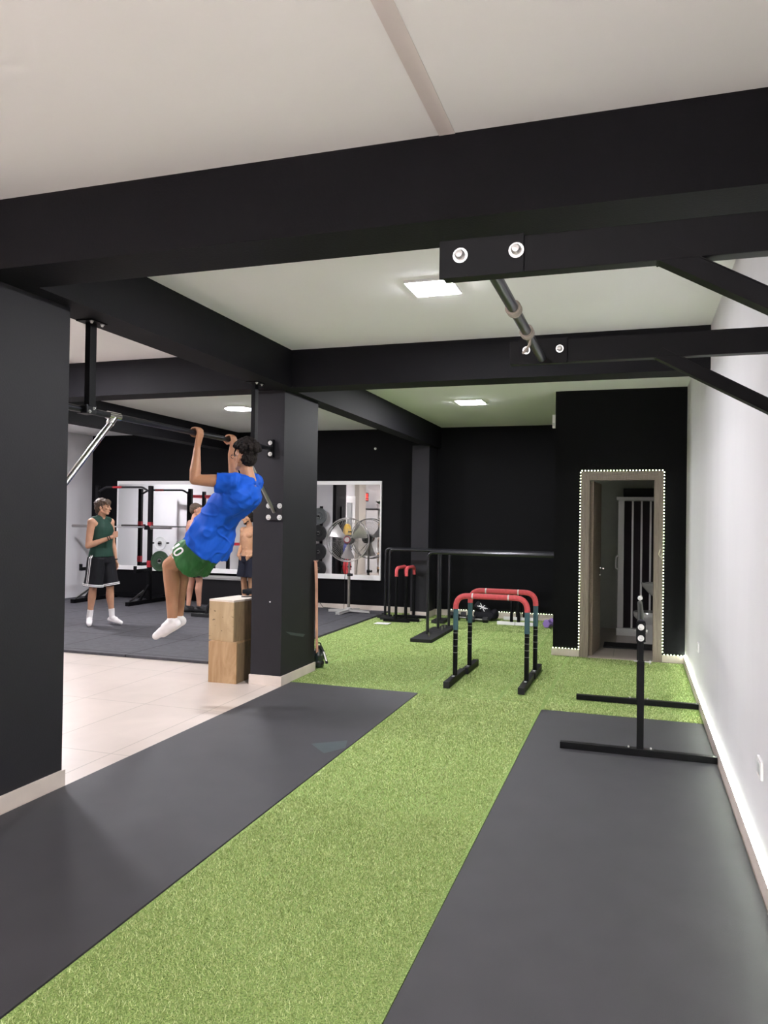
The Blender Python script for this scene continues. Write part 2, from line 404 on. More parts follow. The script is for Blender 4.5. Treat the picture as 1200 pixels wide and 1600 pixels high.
# ------------------------------------------------------------------ floor coverings
def turf_piece(name, rects, label, seed, dens):
    g = G()
    for (x0, x1, y0, y1) in rects: g.box(x0, x1, y0, y1, 0.0005, 0.008)
    m, nt, b = newmat(name + '_backing')
    tc = nt.nodes.new('ShaderNodeTexCoord'); n = nt.nodes.new('ShaderNodeTexNoise'); n.inputs['Scale'].default_value = 130; n.inputs['Detail'].default_value = 6
    nt.links.new(tc.outputs['Object'], n.inputs['Vector'])
    rp = nt.nodes.new('ShaderNodeValToRGB'); rp.color_ramp.elements[0].position = .35; rp.color_ramp.elements[1].position = .68
    rp.color_ramp.elements[0].color = srgb('5f773a'); rp.color_ramp.elements[1].color = srgb('a2ba70')
    nt.links.new(n.outputs[0], rp.inputs[0]); nt.links.new(rp.outputs[0], b.inputs['Base Color'])
    b.inputs['Roughness'].default_value = .8; b.inputs['Specular IOR Level'].default_value = .2
    o = solo(name, g, m, label, 'artificial turf')
    # fibres
    rr = np.random.default_rng(seed); P = []
    for (x0, x1, y0, y1) in rects:
        ys = np.linspace(y0, y1, 25)
        for a, c in zip(ys[:-1], ys[1:]):
            ym = (a + c) / 2
            k = int((x1 - x0) * (c - a) * dens(ym)); E_ = .0165
            P.append(np.stack([rr.uniform(x0 + E_, x1 - E_, k), rr.uniform(max(a, y0 + E_), min(c, y1 - E_), k)], 1))
    P = np.concatenate(P); ok = np.ones(len(P), bool)
    for (x0, x1, y0, y1) in TURF_FREE: ok &= ~((P[:, 0] > x0 - .018) & (P[:, 0] < x1 + .018) & (P[:, 1] > y0 - .018) & (P[:, 1] < y1 + .018))
    P = P[ok]; n_ = len(P); dist = np.hypot(P[:, 0], P[:, 1])
    wd = np.clip(dist * 0.0011, .0022, .007); an = rr.uniform(0, 2 * pi, n_); h = rr.uniform(.009, .017, n_)
    ln = rr.uniform(.15, .95, n_) * h; la = rr.uniform(0, 2 * pi, n_)
    dx, dy = np.cos(an) * wd / 2, np.sin(an) * wd / 2
    z0 = np.full(n_, .0075)
    a = np.stack([P[:, 0] - dx, P[:, 1] - dy, z0], 1); c = np.stack([P[:, 0] + dx, P[:, 1] + dy, z0], 1)
    t = np.stack([P[:, 0] + np.cos(la) * ln, P[:, 1] + np.sin(la) * ln, z0 + h * .8], 1)
    vs = np.stack([a, c, t], 1).reshape(-1, 3)
    me = bpy.data.meshes.new(name + '_fibre'); me.vertices.add(n_ * 3); me.vertices.foreach_set('co', vs.ravel())
    me.loops.add(n_ * 3); me.loops.foreach_set('vertex_index', np.arange(n_ * 3, dtype=np.int32))
    me.polygons.add(n_); me.polygons.foreach_set('loop_start', np.arange(0, n_ * 3, 3, dtype=np.int32))
    me.update(calc_edges=True)
    f = link('turf_fibre', me, FIBRE, o); OFF[f.name] = V((0, 0, 0)); f['kind'] = 'stuff'
    return o
def fibre_mat():
    m, nt, b = newmat('turf_fibre')
    ge = nt.nodes.new('ShaderNodeNewGeometry'); rp = nt.nodes.new('ShaderNodeValToRGB')
    e = rp.color_ramp.elements; e[0].color = srgb('788b46'); e[1].color = srgb('ccd897'); e[1].position = .8
    x = rp.color_ramp.elements.new(.95); x.color = srgb('e2edb4')
    nt.links.new(ge.outputs['Random Per Island'], rp.inputs[0]); nt.links.new(rp.outputs[0], b.inputs['Base Color'])
    b.inputs['Roughness'].default_value = .5; b.inputs['Specular IOR Level'].default_value = .35
    return m
FIBRE = fibre_mat()
# where something stands on the turf (its fibres lie flat under it)
TURF_FREE = [(-1.72, -1.66, 7.11, 7.85), (-1.016, -.954, 7.11, 7.85), (-1.695, -1.635, 7.85, 8.43), (-1.006, -.944, 7.85, 8.43), (-.5, .54, 7.10, 7.16),
    (-2.80, -2.49, 9.65, 10.89), (-2.72, -2.48, 10.94, 11.16), (-3.87, -3.63, 11.61, 11.795), (-3.01, -2.79, 11.54, 11.96), (-3.98, -3.76, 11.79, 11.99),
    (-3.52, -3.19, 12.08, 12.62), (-2.03, -1.46, 11.81, 11.87), (-2.03, -1.46, 12.43, 12.49), (-2.48, -2.10, 12.03, 12.45), (-3.30, -3.14, 7.54, 7.71),
    (-2.95, -2.56, 12.18, 12.42), (-2.80, -2.42, 11.95, 12.15), (-2.50, -2.16, 11.86, 12.05), (-1.33, -1.11, 11.70, 12.08), (-2.5, -2.08, 12.0, 12.46), (-3.78, -3.55, 11.06, 11.26), (-3.30, -3.22, 11.66, 11.80)]
for y_ in (11.60, 12.05): TURF_FREE.append((-3.64, -3.19, y_ - .03, y_ + .03))
for y_ in (11.46, 11.98): TURF_FREE.append((-3.76, -3.31, y_ - .03, y_ + .03))
dens = lambda y: 26000 if y < 4 else (15000 if y < 6.9 else (7000 if y < 9.5 else 4500))
turf_piece('turf_runner', [(-1.885, -0.745, 1.2, 6.83), (-3.185, -1.885, 6.83, YF - .015), (-1.885, -1.15, 6.83, YF - .015)], 'green artificial turf runner between the black mats, widening to the far wall', 3, dens)
turf_piece('turf_runner', [(-1.148, -.745, 6.83, 9.38), (-.745, .535, 6.62, 9.38), (-1.148, -.946, 9.38, YF - .015)], 'green turf strip along the white wall in front of the bathroom door', 4, dens)
turf_piece('turf_runner', [(-4.02, -3.19, 7.48, YF - .015)], 'green turf strip beside the black tiles, left of the dark seam', 5, dens)
m1 = solo('rubber_mat', G().box(-3.17, -1.89, 1.0, 6.826, 0.0005, .012, .002), MATR, 'black rubber floor mat left of the turf runner, beside the beige tiles', 'rubber mat', (-2.5, 4, 0), 'black rubber mats')
part('teal_patch', G().add([(-2.16, 5.0, .0135), (-1.99, 4.83, .0135), (-1.90, 5.0, .0135), (-1.95, 5.17, .0135)], [(0, 1, 2, 3)]).add([(-2.16, 5.0, .0125), (-1.99, 4.83, .0125), (-1.90, 5.0, .0125), (-1.95, 5.17, .0125)], [(3, 2, 1, 0)]), PATCH, m1, 'teal patch')
solo('rubber_mat', G().box(-.74, .53, 1.0, 6.62, 0.0005, .012, .002), MATR, 'black rubber floor mat right of the turf runner, along the white wall', 'rubber mat', (0, 4, 0), 'black rubber mats')
solo('rubber_flooring', G().box(XL + .01, -3.52, 7.36, 7.47, .0005, .03, .004).box(XL + .01, -4.03, 7.47, YF - .02, .0005, .03, .004), RUBTILE, 'black interlocking rubber gym tiles covering the floor under the racks and mirrors', 'gym flooring')
part('teal_patch', G().add([(-3.1985, 7.21, .42), (-3.1985, 6.74, .51), (-3.1985, 6.86, .46), (-3.1985, 7.16, .40)], [(0, 1, 2, 3)]), PATCH, bpy.data.objects['column_middle'], 'teal rectangle')

# ------------------------------------------------------------------ mirrors
def mirror(x0, x1, z0, z1, label):
    t = thing('wall_mirror', label, 'mirror', ((x0 + x1) / 2, YF, z0), 'framed wall mirrors')
    part('mirror_pane', G().box(x0 + .01, x1 - .01, YF - .03, YF - .002, z0 + .02, z1 - .02), MIRROR, t)
    part('mirror_frame', G().box(x0, x1, YF - .045, YF - .002, z0, z0 + .085, .004).box(x0, x1, YF - .045, YF - .002, z1 - .065, z1, .004).box(x1 - .02, x1, YF - .045, YF - .002, z0 + .085, z1 - .065).box(x0, x0 + .02, YF - .045, YF - .002, z0 + .085, z1 - .065), WFRAME, t)
mirror(-9.62, -6.2, .565, 2.285, 'wide white framed mirror on the black far wall behind the squat rack')
mirror(-5.55, -4.185, .55, 2.275, 'white framed mirror on the black far wall behind the pedestal fan')

# ------------------------------------------------------------------ ceiling lights
def panel(x, y, label, s=.15, em=None):
    t = thing('ceiling_light', label, 'ceiling light', (x, y, ZC), 'ceiling panel lights')
    part('housing', G().box(x - s - .012, x + s + .012, y - s - .012, y + s + .012, ZC - .018, ZC - .0005, .002), WHITE, t)
    part('diffuser', G().box(x - s, x + s, y - s, y + s, ZC - .0215, ZC - .018, .001), em or EMIT, t)
panel(-1.31, 4.98, 'square white ceiling light in the bay nearest above the pull-up arms')
panel(-2.08, 9.92, 'square white ceiling light in the rear bay beyond the middle beam', .17)
t = thing('ceiling_light', 'round white ceiling light in the left bay above the pull-up bar', 'ceiling light', (-5.42, 9.76, ZC))
part('housing', G().disc((-5.42, 9.76, ZC - .01), (0, 0, 1), .21, .019, 40, .004), WHITE, t)
part('diffuser', G().disc((-5.42, 9.76, ZC - .0215), (0, 0, 1), .19, .004, 40, .001), EMIT, t)
for (x, y, lab) in [(-1.31, -1.2, 'unseen square ceiling light added over the front of the turf lane, behind the viewer'), (-1.31, -3.8, 'unseen square ceiling light added nearest the front wall, behind the viewer'),  # both added behind the viewer to brighten floor bounce and ceilings
                    (-5.4, 5.3, 'square white ceiling light over the beige tiles, hidden by the side beam'), 
                    (-5.4, -2.6, 'unseen square ceiling light added over the front left bay, behind the viewer'), (-8.7, 9.6, 'unseen square ceiling light added over the squat rack, behind the left beam')]:  # front left and squat rack lamps added out of view for more light
    panel(x, y, lab, .15, EMITC if y < -2 else EMITB if x < -5 else EMIT)

# ------------------------------------------------------------------ wall mounted pull-up arms (upper right)
def wall_arms():
    t = thing('wall_pull_up_bar', 'black wall mounted pull-up bar with two braced arms on the white right wall', 'pull-up bar', (XR, 2.7, 2.33))
    def arm(y, dx, plate):
        a = part('arm', G().box(-.525, XR - .012, y - .025, y + .025, 2.28, 2.38, .004), BLK, t)
        part('wall_plate', G().box(XR - .012, XR - .0005, y - .09, y + .09, 2.2, 2.44, .003), BLK, a)
        part('brace', G().beam((dx, y, 2.302), (XR - .006, y, 2.302 - (XR - dx) * .56), .046, .05), BLK, t)
        return a
    a1 = arm(2.11, .061, 0); a2 = arm(3.33, .081, 1)
    part('end_plate', G().box(-.53, -.295, 2.076, 2.085, 2.277, 2.383, .002), BLK, a1)
    part('end_plate', G().box(-.485, -.28, 3.296, 3.305, 2.275, 2.384, .002), BLK, a2)
    bolts(a1, [(-.47, 2.076, 2.337), (-.315, 2.076, 2.337)], (0, -1, 0), .014, .018)
    bolts(a2, [(-.452, 3.296, 2.335), (-.312, 3.296, 2.335)], (0, -1, 0), .011, .016)
    b = part('grip_bar', G().tube([(-.388, 2.12, 2.30), (-.388, 3.30, 2.30)], .0185, 20), GREYM, t)
    TAPE = mat('worn_beige_tape', 'a39b90', .85, var=.2, scale=60)
    for y in (2.52, 2.84):
        g = G(); g.lathe((-.388, y, 2.30), (0, 1, 0), [(.0195, -.03), (.024, -.026), (.0245, 0), (.023, .026), (.0195, .03)], 18, sm=True)
        for k in range(3): g.lathe((-.388, y - .022 + .018 * k, 2.30), (0, 1, 0), [(.0245, -.006), (.0262, 0), (.0245, .006)], 18, sm=True)
        part('tape_wrap', g, TAPE, b, 'frayed beige tape')
    g = G(); g.tube([(-.378, 2.86, 2.285), (-.382, 2.87, 2.262), (-.392, 2.86, 2.24), (-.404, 2.85, 2.226)], .005, 6)
    part('tape_end', g, TAPE, b, 'loose end of tape')
wall_arms()

# ------------------------------------------------------------------ pull-up bar between the columns
BX, BZ = -3.33, 2.27
def rig():
    t = thing('pull_up_bar', 'long steel pull-up bar hung under the beam between two black columns', 'pull-up bar', (BX, 5.2, ZB))
    part('bar', G().tube([(BX, 3.735, BZ), (BX, 6.615, BZ)], .021, 20), GREYM, t)
    for y in (4.02, 6.22):
        h = part('hanger', G().box(BX - .004 + .02, BX + .02 + .036, y - .03, y + .03, BZ + .02, ZB - .008, .003), GREYM if 0 else BLK, t)
        part('top_plate', G().box(BX - .02, BX + .10, y - .075, y + .075, ZB - .009, ZB - .0005, .002), BLK, h)
        part('clamp', G().box(BX - .028, BX + .052, y - .045, y + .045, BZ - .026, BZ + .03, .006), DKGREY, h)
        bolts(h, [(BX + .08, y + .05, ZB - .009), (BX + .08, y - .05, ZB - .009)], (0, 0, -1), .009, .012)
        bolts(h, [(BX + .052, y - .02, BZ - .012), (BX + .052, y + .02, BZ + .012)], (1, 0, 0), .007, .008)
    # column brackets
    b = part('end_bracket', G().box(BX - .03, BX + .03, 6.615, 6.6495, BZ - .085, BZ + .085, .003), BLK, t)
    bolts(b, [(BX, 6.615, BZ + .052), (BX, 6.615, BZ - .055)], (0, -1, 0), .014, .014)
    part('end_bracket', G().box(BX - .03, BX + .03, 3.736, 3.76, BZ - .085, BZ + .085, .003), BLK, t)
    br = part('brace', G().tube([(BX, 4.31, BZ - .015), (BX, 3.755, 1.70)], .020, 18), CHROME, t)
    part('tee_clamp', G().tube([(BX, 4.24, BZ), (BX, 4.36, BZ)], .027, 18).tube([(BX, 4.31, BZ), (BX, 4.265, BZ - .055)], .026, 18), CHROME, br)
    part('brace_plate', G().box(BX - .08, BX + .08, 3.736, 3.746, 1.6, 1.76, .003), DKGREY, br)
    br = part('brace', G().tube([(BX, 6.03, BZ - .01), (-3.285, 6.632, 1.66)], .017, 18), STEEL, t)
    part('brace_plate', G().box(-3.37, -3.20, 6.632, 6.6495, 1.585, 1.745, .003), DKGREY, br)
    bolts(br, [(-3.345, 6.632, 1.72), (-3.228, 6.632, 1.72), (-3.345, 6.632, 1.61), (-3.228, 6.632, 1.61)], (0, -1, 0), .017, .014)
rig()

# ------------------------------------------------------------------ low bar stand (right)
def low_stand():
    t = thing('low_bar_stand', 'black steel low bar stand with two floor beams, on the right mat and turf', 'exercise stand', (.045, 6.35, 0))
    for (y, ztop) in ((5.56, .86), (7.13, .93)):
        zb = .012 if y < 6.62 else .012
        part('foot_beam', G().box(-.49, .532, y - .025, y + .025, zb, zb + .045, .003), BLK, t)
        p = part('post', G().box(.022, .068, y - .023, y + .023, zb + .045, .66, .003), BLK, t)
        part('inner_post', G().box(.028, .062, y - .017, y + .017, .66, ztop, .002), BLK, p)
        bolts(p, [(-.03, y, zb + .045), (.115, y, zb + .045)], (0, 0, 1), .008, .012)
        g = G(); g.tube([(.10, y, .655), (.0, y, .655)], .005, 8); g.disc((.105, y, .655), (1, 0, 0), .014, .012, 12)
        part('locking_pin', g, BOLT, p)
        part('base_gusset', G().box(-.05, .135, y - .024, y + .024, zb + .045, zb + .049), DKGREY, p)
    a = part('clamp_plate', G().box(.012, .074, 5.515, 5.535, .795, .925, .003), BLK, t)
    bolts(a, [(.043, 5.515, .895), (.043, 5.515, .82)], (0, -1, 0), .014, .012)
    part('clamp_block', G().box(.016, .072, 5.535, 5.59, .79, .93, .003), BLK, t)
    b = part('clamp_plate', G().box(.02, .072, 7.095, 7.12, .86, .965, .003), BLK, t)
    bolts(b, [(.045, 7.095, .948)], (0, -1, 0), .014, .012)
    part('bar', G().tube([(.044, 5.56, .925), (.044, 7.095, .905)], .022, 18), GREYM, t)
low_stand()

# ------------------------------------------------------------------ dip bars with red grips
def dip_bar(name, xl, xr, y, h, yf0, yf1, label, blk=.52):
    t = thing(name, label, 'dip bar', ((xl + xr) / 2, y, 0), 'dip bars with red foam grips')
    rc = .12
    for x, sx in ((xl, 1), (xr, -1)):
        f = part('foot_beam', G().box(x - .03, x + .03, yf0, yf1, .012, .072, .006), BLK, t)
        part('end_cap', G().box(x - .031, x + .031, yf0 - .006, yf0 + .012, .011, .073, .003), BLKR, f)
        part('size_sticker', G().box(x - .012, x + .012, y - .10, y - .055, .072, .0728), GREYW, f)
        l = part('leg', G().tube([(x, y, .072), (x, y, blk)], .0235, 18), BLK, t)
        for k in range(4): part('hole_ring', G().lathe((x, y, blk - .03 - k * .065), (0, 0, 1), [(.0245, -.002), (.0252, 0), (.0245, .002)], 14), STEEL, l)
        part('teal_sleeve', G().tube([(x, y, blk), (x, y, h - rc)], .0255, 18), TEAL, l)
    pts = bent([(xl, y, h - rc - .012), (xl, y, h), (xr, y, h), (xr, y, h - rc - .012)], rc, 9)
    gp = part('red_grip', G().tube(pts, .0275, 18), REDFOAM, t)
    for x in (xl + .16, xr - .19): part('worn_band', G().tube([(x, y, h), (x + .014, y, h)], .0279, 16), GREYW, gp)
dip_bar('dip_bar', -1.69, -.985, 7.48, .86, 7.12, 7.84, 'red gripped dip bar with teal sleeves, nearer of the pair on the turf')
dip_bar('dip_bar', -1.665, -.975, 8.06, .865, 7.86, 8.42, 'red gripped dip bar with teal sleeves, farther of the pair on the turf')
def dip_along(x, y0, y1, h, label):
    t = thing('dip_bar', label, 'dip bar', (x, (y0 + y1) / 2, 0), 'small red topped dip bars')
    for y in (y0, y1):
        part('foot_beam', G().box(x - .20, x + .22, y - .025, y + .025, .012, .055, .004), BLK, t)
        l = part('leg', G().tube([(x, y, .055), (x, y, h - .1)], .022, 14), BLK, t)
    part('red_grip', G().tube(bent([(x, y0, h - .13), (x, y0, h), (x, y1, h), (x, y1, h - .13)], .09, 7), .027, 14), REDFOAM, t)
dip_along(-3.545, 11.46, 11.98, .85, 'small black dip bar with red top near the far column, left of its twin')
dip_along(-3.425, 11.60, 12.05, .85, 'small black dip bar with red top near the far column, right of its twin')

# ------------------------------------------------------------------ black parallel bars fixed to the bathroom block
RAILM = mat('satin_black_tube', '26262a', .28, .3, var=.1, scale=40)
def station(y, xl, z, label, base=None, mids=()):
    t = thing('parallel_bar', label, 'parallel bar', (xl, y, 0), 'long black parallel bars')
    part('rail', G().tube(bent([(xl, y, .05), (xl, y, z), (-.942, y, z)], .075, 7), .021, 16), RAILM, t)
    part('wall_flange', G().disc((-.936, y, z), (1, 0, 0), .055, .011, 20), BLK, t)
    for x in mids: part('post', G().tube([(x, y, .05), (x, y, z)], .021, 14), RAILM, t)
    return t
st = station(10.13, -2.68, 1.165, 'black parallel bar running to the bathroom block, nearest of the row')
def slab(x0, x1, y0, y1, parent):
    b = part('base_plate', G().box(x0, x1, y0, y1, .010, .055, .006), BLKR, parent)
    return b
bp = slab(-2.79, -2.50, 9.66, 10.42, st)
for (x, y) in ((-2.60, 9.9), (-2.72, 10.3)): part('stud', G().tube([(x, y, .055), (x, y, .11)], .012, 10), STEEL, bp)
s2 = station(10.72, -2.68, 1.155, 'black parallel bar running to the bathroom block, second of the row')
bp = slab(-2.79, -2.50, 10.44, 10.88, s2)
for (x, y) in ((-2.58, 10.55), (-2.6, 10.8)): part('stud', G().tube([(x, y, .055), (x, y, .11)], .012, 10), STEEL, bp)
s3 = station(11.05, -2.60, 1.15, 'black parallel bar running to the bathroom block, third of the row')
slab(-2.71, -2.49, 10.95, 11.15, s3)
s4 = station(11.72, -3.74, 1.13, 'black parallel bar on the tall post left of the column, in front of its twin', mids=(-2.90,))
slab(-3.86, -3.64, 11.62, 11.785, s4); slab(-3.0, -2.80, 11.55, 11.95, s4)
s5 = station(11.88, -3.86, 1.135, 'black parallel bar closest to the far wall, ending at the leftmost post')
slab(-3.97, -3.77, 11.80, 11.98, s5)

# ------------------------------------------------------------------ low parallettes with white feet
def parallette(x, label, w0, w1):
    t = thing('parallette', label, 'parallette', (x, 12.1, 0), 'black parallettes with white feet')
    for y in (11.84, 12.46):
        part('foot_beam', G().box(w0, w1, y - .022, y + .022, .012, .062, .004), WHITE, t)
    part('handle_tube', G().tube(bent([(x, 11.84, .062), (x, 11.84, .43), (x, 12.46, .43), (x, 12.46, .062)], .10, 7), .024, 14), BLK, t)
parallette(-1.80, 'low black parallette with white feet by the far wall, left of its twin', -2.02, -1.745)
parallette(-1.69, 'low black parallette with white feet by the far wall, right of its twin', -1.74, -1.47)

# bag, dumbbells, block
def bag():
    t = thing('gym_bag', 'slumped black sports bag with a white cross mark by the far wall', 'bag', (-2.28, 12.25, 0))
    g = G().loft([((-2.28, 12.29, .034), (1, 0, 0), .17, (0, 1, 0), .13, 3), ((-2.28, 12.29, .06), (1, 0, 0), .185, (0, 1, 0), .145, 3), ((-2.27, 12.30, .13), (1, 0, 0), .17, (0, 1, 0), .13, 3), ((-2.26, 12.30, .16), (1, 0, 0), .10, (0, 1, 0), .08)], 28, 2.6)
    Rf = Matrix.Rotation(.55, 3, 'Y') @ Matrix.Rotation(-.5, 3, 'X')
    g.box(-2.47, -2.21, 12.20, 12.32, .13, .26, .03, Rf)
    g.ell((-2.14, 12.3, .115), .07, .09, .085); g.ell((-2.42, 12.3, .10), .06, .08, .07)
    body = part('bag_body', g.grow('bag_body', .010, 4, OFF[t.name], lambda p: .010 * noise.noise(p * 11)), BLKCLOTH, t)
    m = G(); fc = V((-2.34, 12.26, .195)); fx, fy, fn = Rf @ V((1, 0, 0)), Rf @ V((0, 0, 1)), Rf @ V((0, -1, 0))
    for a, l_ in ((.35, .085), (-.55, .075), (1.25, .05), (.1, .06)):
        d = (fx * cos(a) + fy * sin(a)) * l_
        m.beam(fc - d + fn * .066, fc + d + fn * .066, .010, .008, tuple(fn), 0)
    part('white_mark', m, WHITE, body, 'white crossed strokes')
    part('strap', G().tube([(-2.42, 12.2, .1), (-2.44, 12.13, .03), (-2.4, 12.08, .025), (-2.3, 12.07, .025), (-2.2, 12.12, .03), (-2.15, 12.2, .09)], .014, 8), BLKCLOTH, t)
bag()
def hexbell(x, y, rot, label, r=.055, L=.09, gap=.12, m=BLKR):
    t = thing('dumbbell', label, 'dumbbell', (x, y, 0), 'hex dumbbells by the far wall')
    d = V((cos(rot), sin(rot), 0)); c = V((x, y, .012 + r * .866))
    for sgn in (-1, 1): part('head', G().lathe(c + d * sgn * (gap / 2 + L / 2), d, [(r * .85, -L / 2), (r, -L / 2 + .012), (r, L / 2 - .012), (r * .85, L / 2)], 6), m, t)
    part('handle', G().tube([c - d * gap * .55, c + d * gap * .55], .016, 12), STEEL, t)
hexbell(-2.76, 12.3, .2, 'black dumbbell on the turf left of the black bag', .06)
hexbell(-2.60, 12.05, -.1, 'black dumbbell on the turf just in front of the far baseboard lights', .055)
hexbell(-2.33, 11.95, .05, 'black dumbbell lying in front of the slumped bag', .05)
hexbell(-1.22, 11.9, 1.3, 'purple dumbbell beside the corner of the bathroom block', .065, .1, .12, mat('purple_vinyl', '8f74b5', .5))
solo('paper_sheet', G().box(-3.78, -3.55, 11.06, 11.26, .018, .0195), WHITE, 'white sheet of paper on the turf near the black tiles', 'paper', (-3.66, 11.15, .018))
solo('paper_sheet', G().box(-3.30, -3.22, 11.66, 11.80, .018, .0195), WHITE, 'small white slip of paper between the feet of the small dip bars', 'paper', (-3.26, 11.7, .018))

# ------------------------------------------------------------------ pedestal fan
def fan():
    cx, cy, cz, R = -4.58, 12.10, 1.26, .365
    t = thing('pedestal_fan', 'large metal pedestal fan on the black tiles before the right mirror', 'fan', (cx, cy, .03))
    base = G()
    for a in (radians(-100), radians(175), radians(10), radians(85)):
        e = V((cx + cos(a) * .36, cy + sin(a) * .36, .052)); base.beam((cx, cy, .075), e, .06, .03, (0, 0, 1), .006)
    base.disc((cx, cy, .092), (0, 0, 1), .05, .06, 20, .008)
    part('base', base, mat('grey_fan_paint', 'b4b3b0', .4), t)
    p = part('pole', G().tube([(cx, cy, .1), (cx, cy, .66)], .024, 16).tube([(cx, cy, .66), (cx, cy, cz - .02)], .017, 16), mat('fan_pole_steel', '8a8580', .35, .6), t)
    part('height_knob', G().disc((cx, cy, .67), (0, 0, 1), .032, .05, 16, .006).tube([(cx, cy, .67), (cx + .05, cy - .01, .67)], .012, 10).disc((cx + .055, cy - .012, .67), (1, 0, 0), .022, .02, 12), BLKR, p)
    ax = V((.12, -1, 0.03)).normalized(); X = V((0, 0, 1)).cross(ax).normalized(); Y = ax.cross(X); c = V((cx, cy - .07, cz))
    mo = part('motor', G().lathe(c, ax, [(.02, -.20), (.075, -.18), (.085, -.10), (.085, -.03), (.06, -.01)], 24, sm=True), DKGREY, t)
    gr = part('guard', G().tube([c + ax * .035 + (X * cos(2 * pi * k / 48) + Y * sin(2 * pi * k / 48)) * R for k in range(48)], .010, 8, closed=True).tube([c - ax * .07 + (X * cos(2 * pi * k / 48) + Y * sin(2 * pi * k / 48)) * R * .97 for k in range(48)], .007, 8, closed=True), STEEL, t)
    g = G()
    for sgn in (1, -1):
        for k in range(64):
            a = 2 * pi * k / 64; d = X * cos(a) + Y * sin(a)
            pts = [c + d * (R * s) + ax * ((.035 if sgn > 0 else -.07) + sgn * (.035 if sgn > 0 else .05) * (1 - s ** 2)) for s in (.16, .45, .75, 1.0)]
            g.tube(pts, .0016, 4, False)
        for s in (.5, .8):
            g.tube([c + (X * cos(2 * pi * k / 36) + Y * sin(2 * pi * k / 36)) * R * s + ax * ((.035 if sgn > 0 else -.07) + sgn * (.035 if sgn > 0 else .05) * (1 - s ** 2)) for k in range(36)], .0011, 4, closed=True)
    part('guard_wires', g, STEEL, gr)
    hub = part('hub_badge', G().disc(c + ax * .075, ax, .042, .01, 24, .003), STEEL, gr, 'silver round badge')
    part('hub_ring', G().lathe(c + ax * .068, ax, [(.045, -.01), (.062, 0), (.062, .004), (.045, .006)], 24), mat('dark_red_hub', '6d3038', .5), gr)
    ro = part('rotor_hub', G().disc(c - ax * .005, ax, .05, .05, 20, .006), DKGREY, t)
    for k in range(3):
        a0 = 2 * pi * k / 3 + .5; vs = []; n1, n2 = 7, 7
        for i in range(n1):
            s = .05 + (.325 - .05) * i / (n1 - 1)
            for j in range(n2):
                q = j / (n2 - 1) - .5; an = a0 + q * (.55 + .25 * i / (n1 - 1)); d = X * cos(an) + Y * sin(an)
                vs.append(c + d * s + ax * (-.02 + q * .05))
        fs = [(i * n2 + j, i * n2 + j + 1, (i + 1) * n2 + j + 1, (i + 1) * n2 + j) for i in range(n1 - 1) for j in range(n2 - 1)]
        vb = [v - ax * .002 for v in vs]; m = len(vs)
        part('blade', G().add(vs + vb, fs + [tuple(i + m for i in f[::-1]) for f in fs], True), mat('brushed_aluminium', 'b9b6b4', .35, .9), t)
    part('power_cable', G().tube([(cx + .02, cy + .14, cz - .08), (cx - .12, cy + .2, 1.0), (cx - .16, cy + .22, .6), (cx - .17, cy + .25, .25), (cx - .2, cy + .3, .05), (cx - .35, cy + .35, .045), (cx - .62, cy + .38, .05), (cx - .72, cy + .40, .16), (cx - .82, cy + .44, .37), (cx - .90, cy + .468, .455)], .005, 6), BLKR, t)
fan()
sk = thing('wall_socket', 'white wall socket with a plug under the left edge of the right mirror', 'socket', (-5.48, YF, .45))
part('socket_plate', G().box(-5.55, -5.43, YF - .012, YF - .0005, .40, .49, .003), WHITE, sk)
part('plug', G().box(-5.50, -5.455, YF - .04, YF - .012, .43, .47, .004), BLKR, sk)

# ------------------------------------------------------------------ plywood boxes, phone
def plybox(label, c, w, d, z0, z1, rot, front, sidem, topm):
    t = thing('plyo_box', label, 'plyo box', (c[0], c[1], z0), 'wooden plyo boxes')
    R = Matrix.Rotation(rot, 3, 'Z'); pv = (c[0], c[1], 0); th = .018
    x0, x1, y0, y1 = c[0] - w / 2, c[0] + w / 2, c[1] - d / 2, c[1] + d / 2
    B = lambda a: G().box(*a, .0015, R, pv)
    part('front_board', B((x0, x1, y0, y0 + th, z0, z1 - th)), front, t)
    part('back_board', B((x0, x1, y1 - th, y1, z0, z1 - th)), front, t)
    part('side_board', B((x0, x0 + th, y0 + th, y1 - th, z0, z1 - th)), sidem, t)
    part('side_board', B((x1 - th, x1, y0 + th, y1 - th, z0, z1 - th)), sidem, t)
    part('top_board', B((x0, x1, y0, y1, z1 - th, z1)), topm, t)
    return R, pv
plybox('pale plywood plyo box on the tiles, carrying the worn one', (-3.79, 6.80), .30, .46, .0005, .40, 0.03, PLY, PLYS, PLY)
TOPW = mat('scuffed_pale_top', 'cbbfb2', .6, var=.12, scale=9)
plybox('scuffed worn plywood plyo box stacked on the pale one, beside the column', (-3.785, 6.83), .30, .46, .4005, .80, -.16, WORN, PLYS, TOPW)
ph = thing('phone', 'dark flat phone lying on the worn upper plyo box', 'phone', (-3.72, 6.98, .80))
Rp = Matrix.Rotation(.5, 3, 'Z')
part('phone_case', G().box(-3.80, -3.64, 6.94, 7.02, .8005, .807, .003, Rp), BLKR, ph)
part('phone_screen', G().box(-3.795, -3.645, 6.945, 7.015, .807, .8085, 0, Rp), mat('phone_glass', '9a9692', .15), ph)

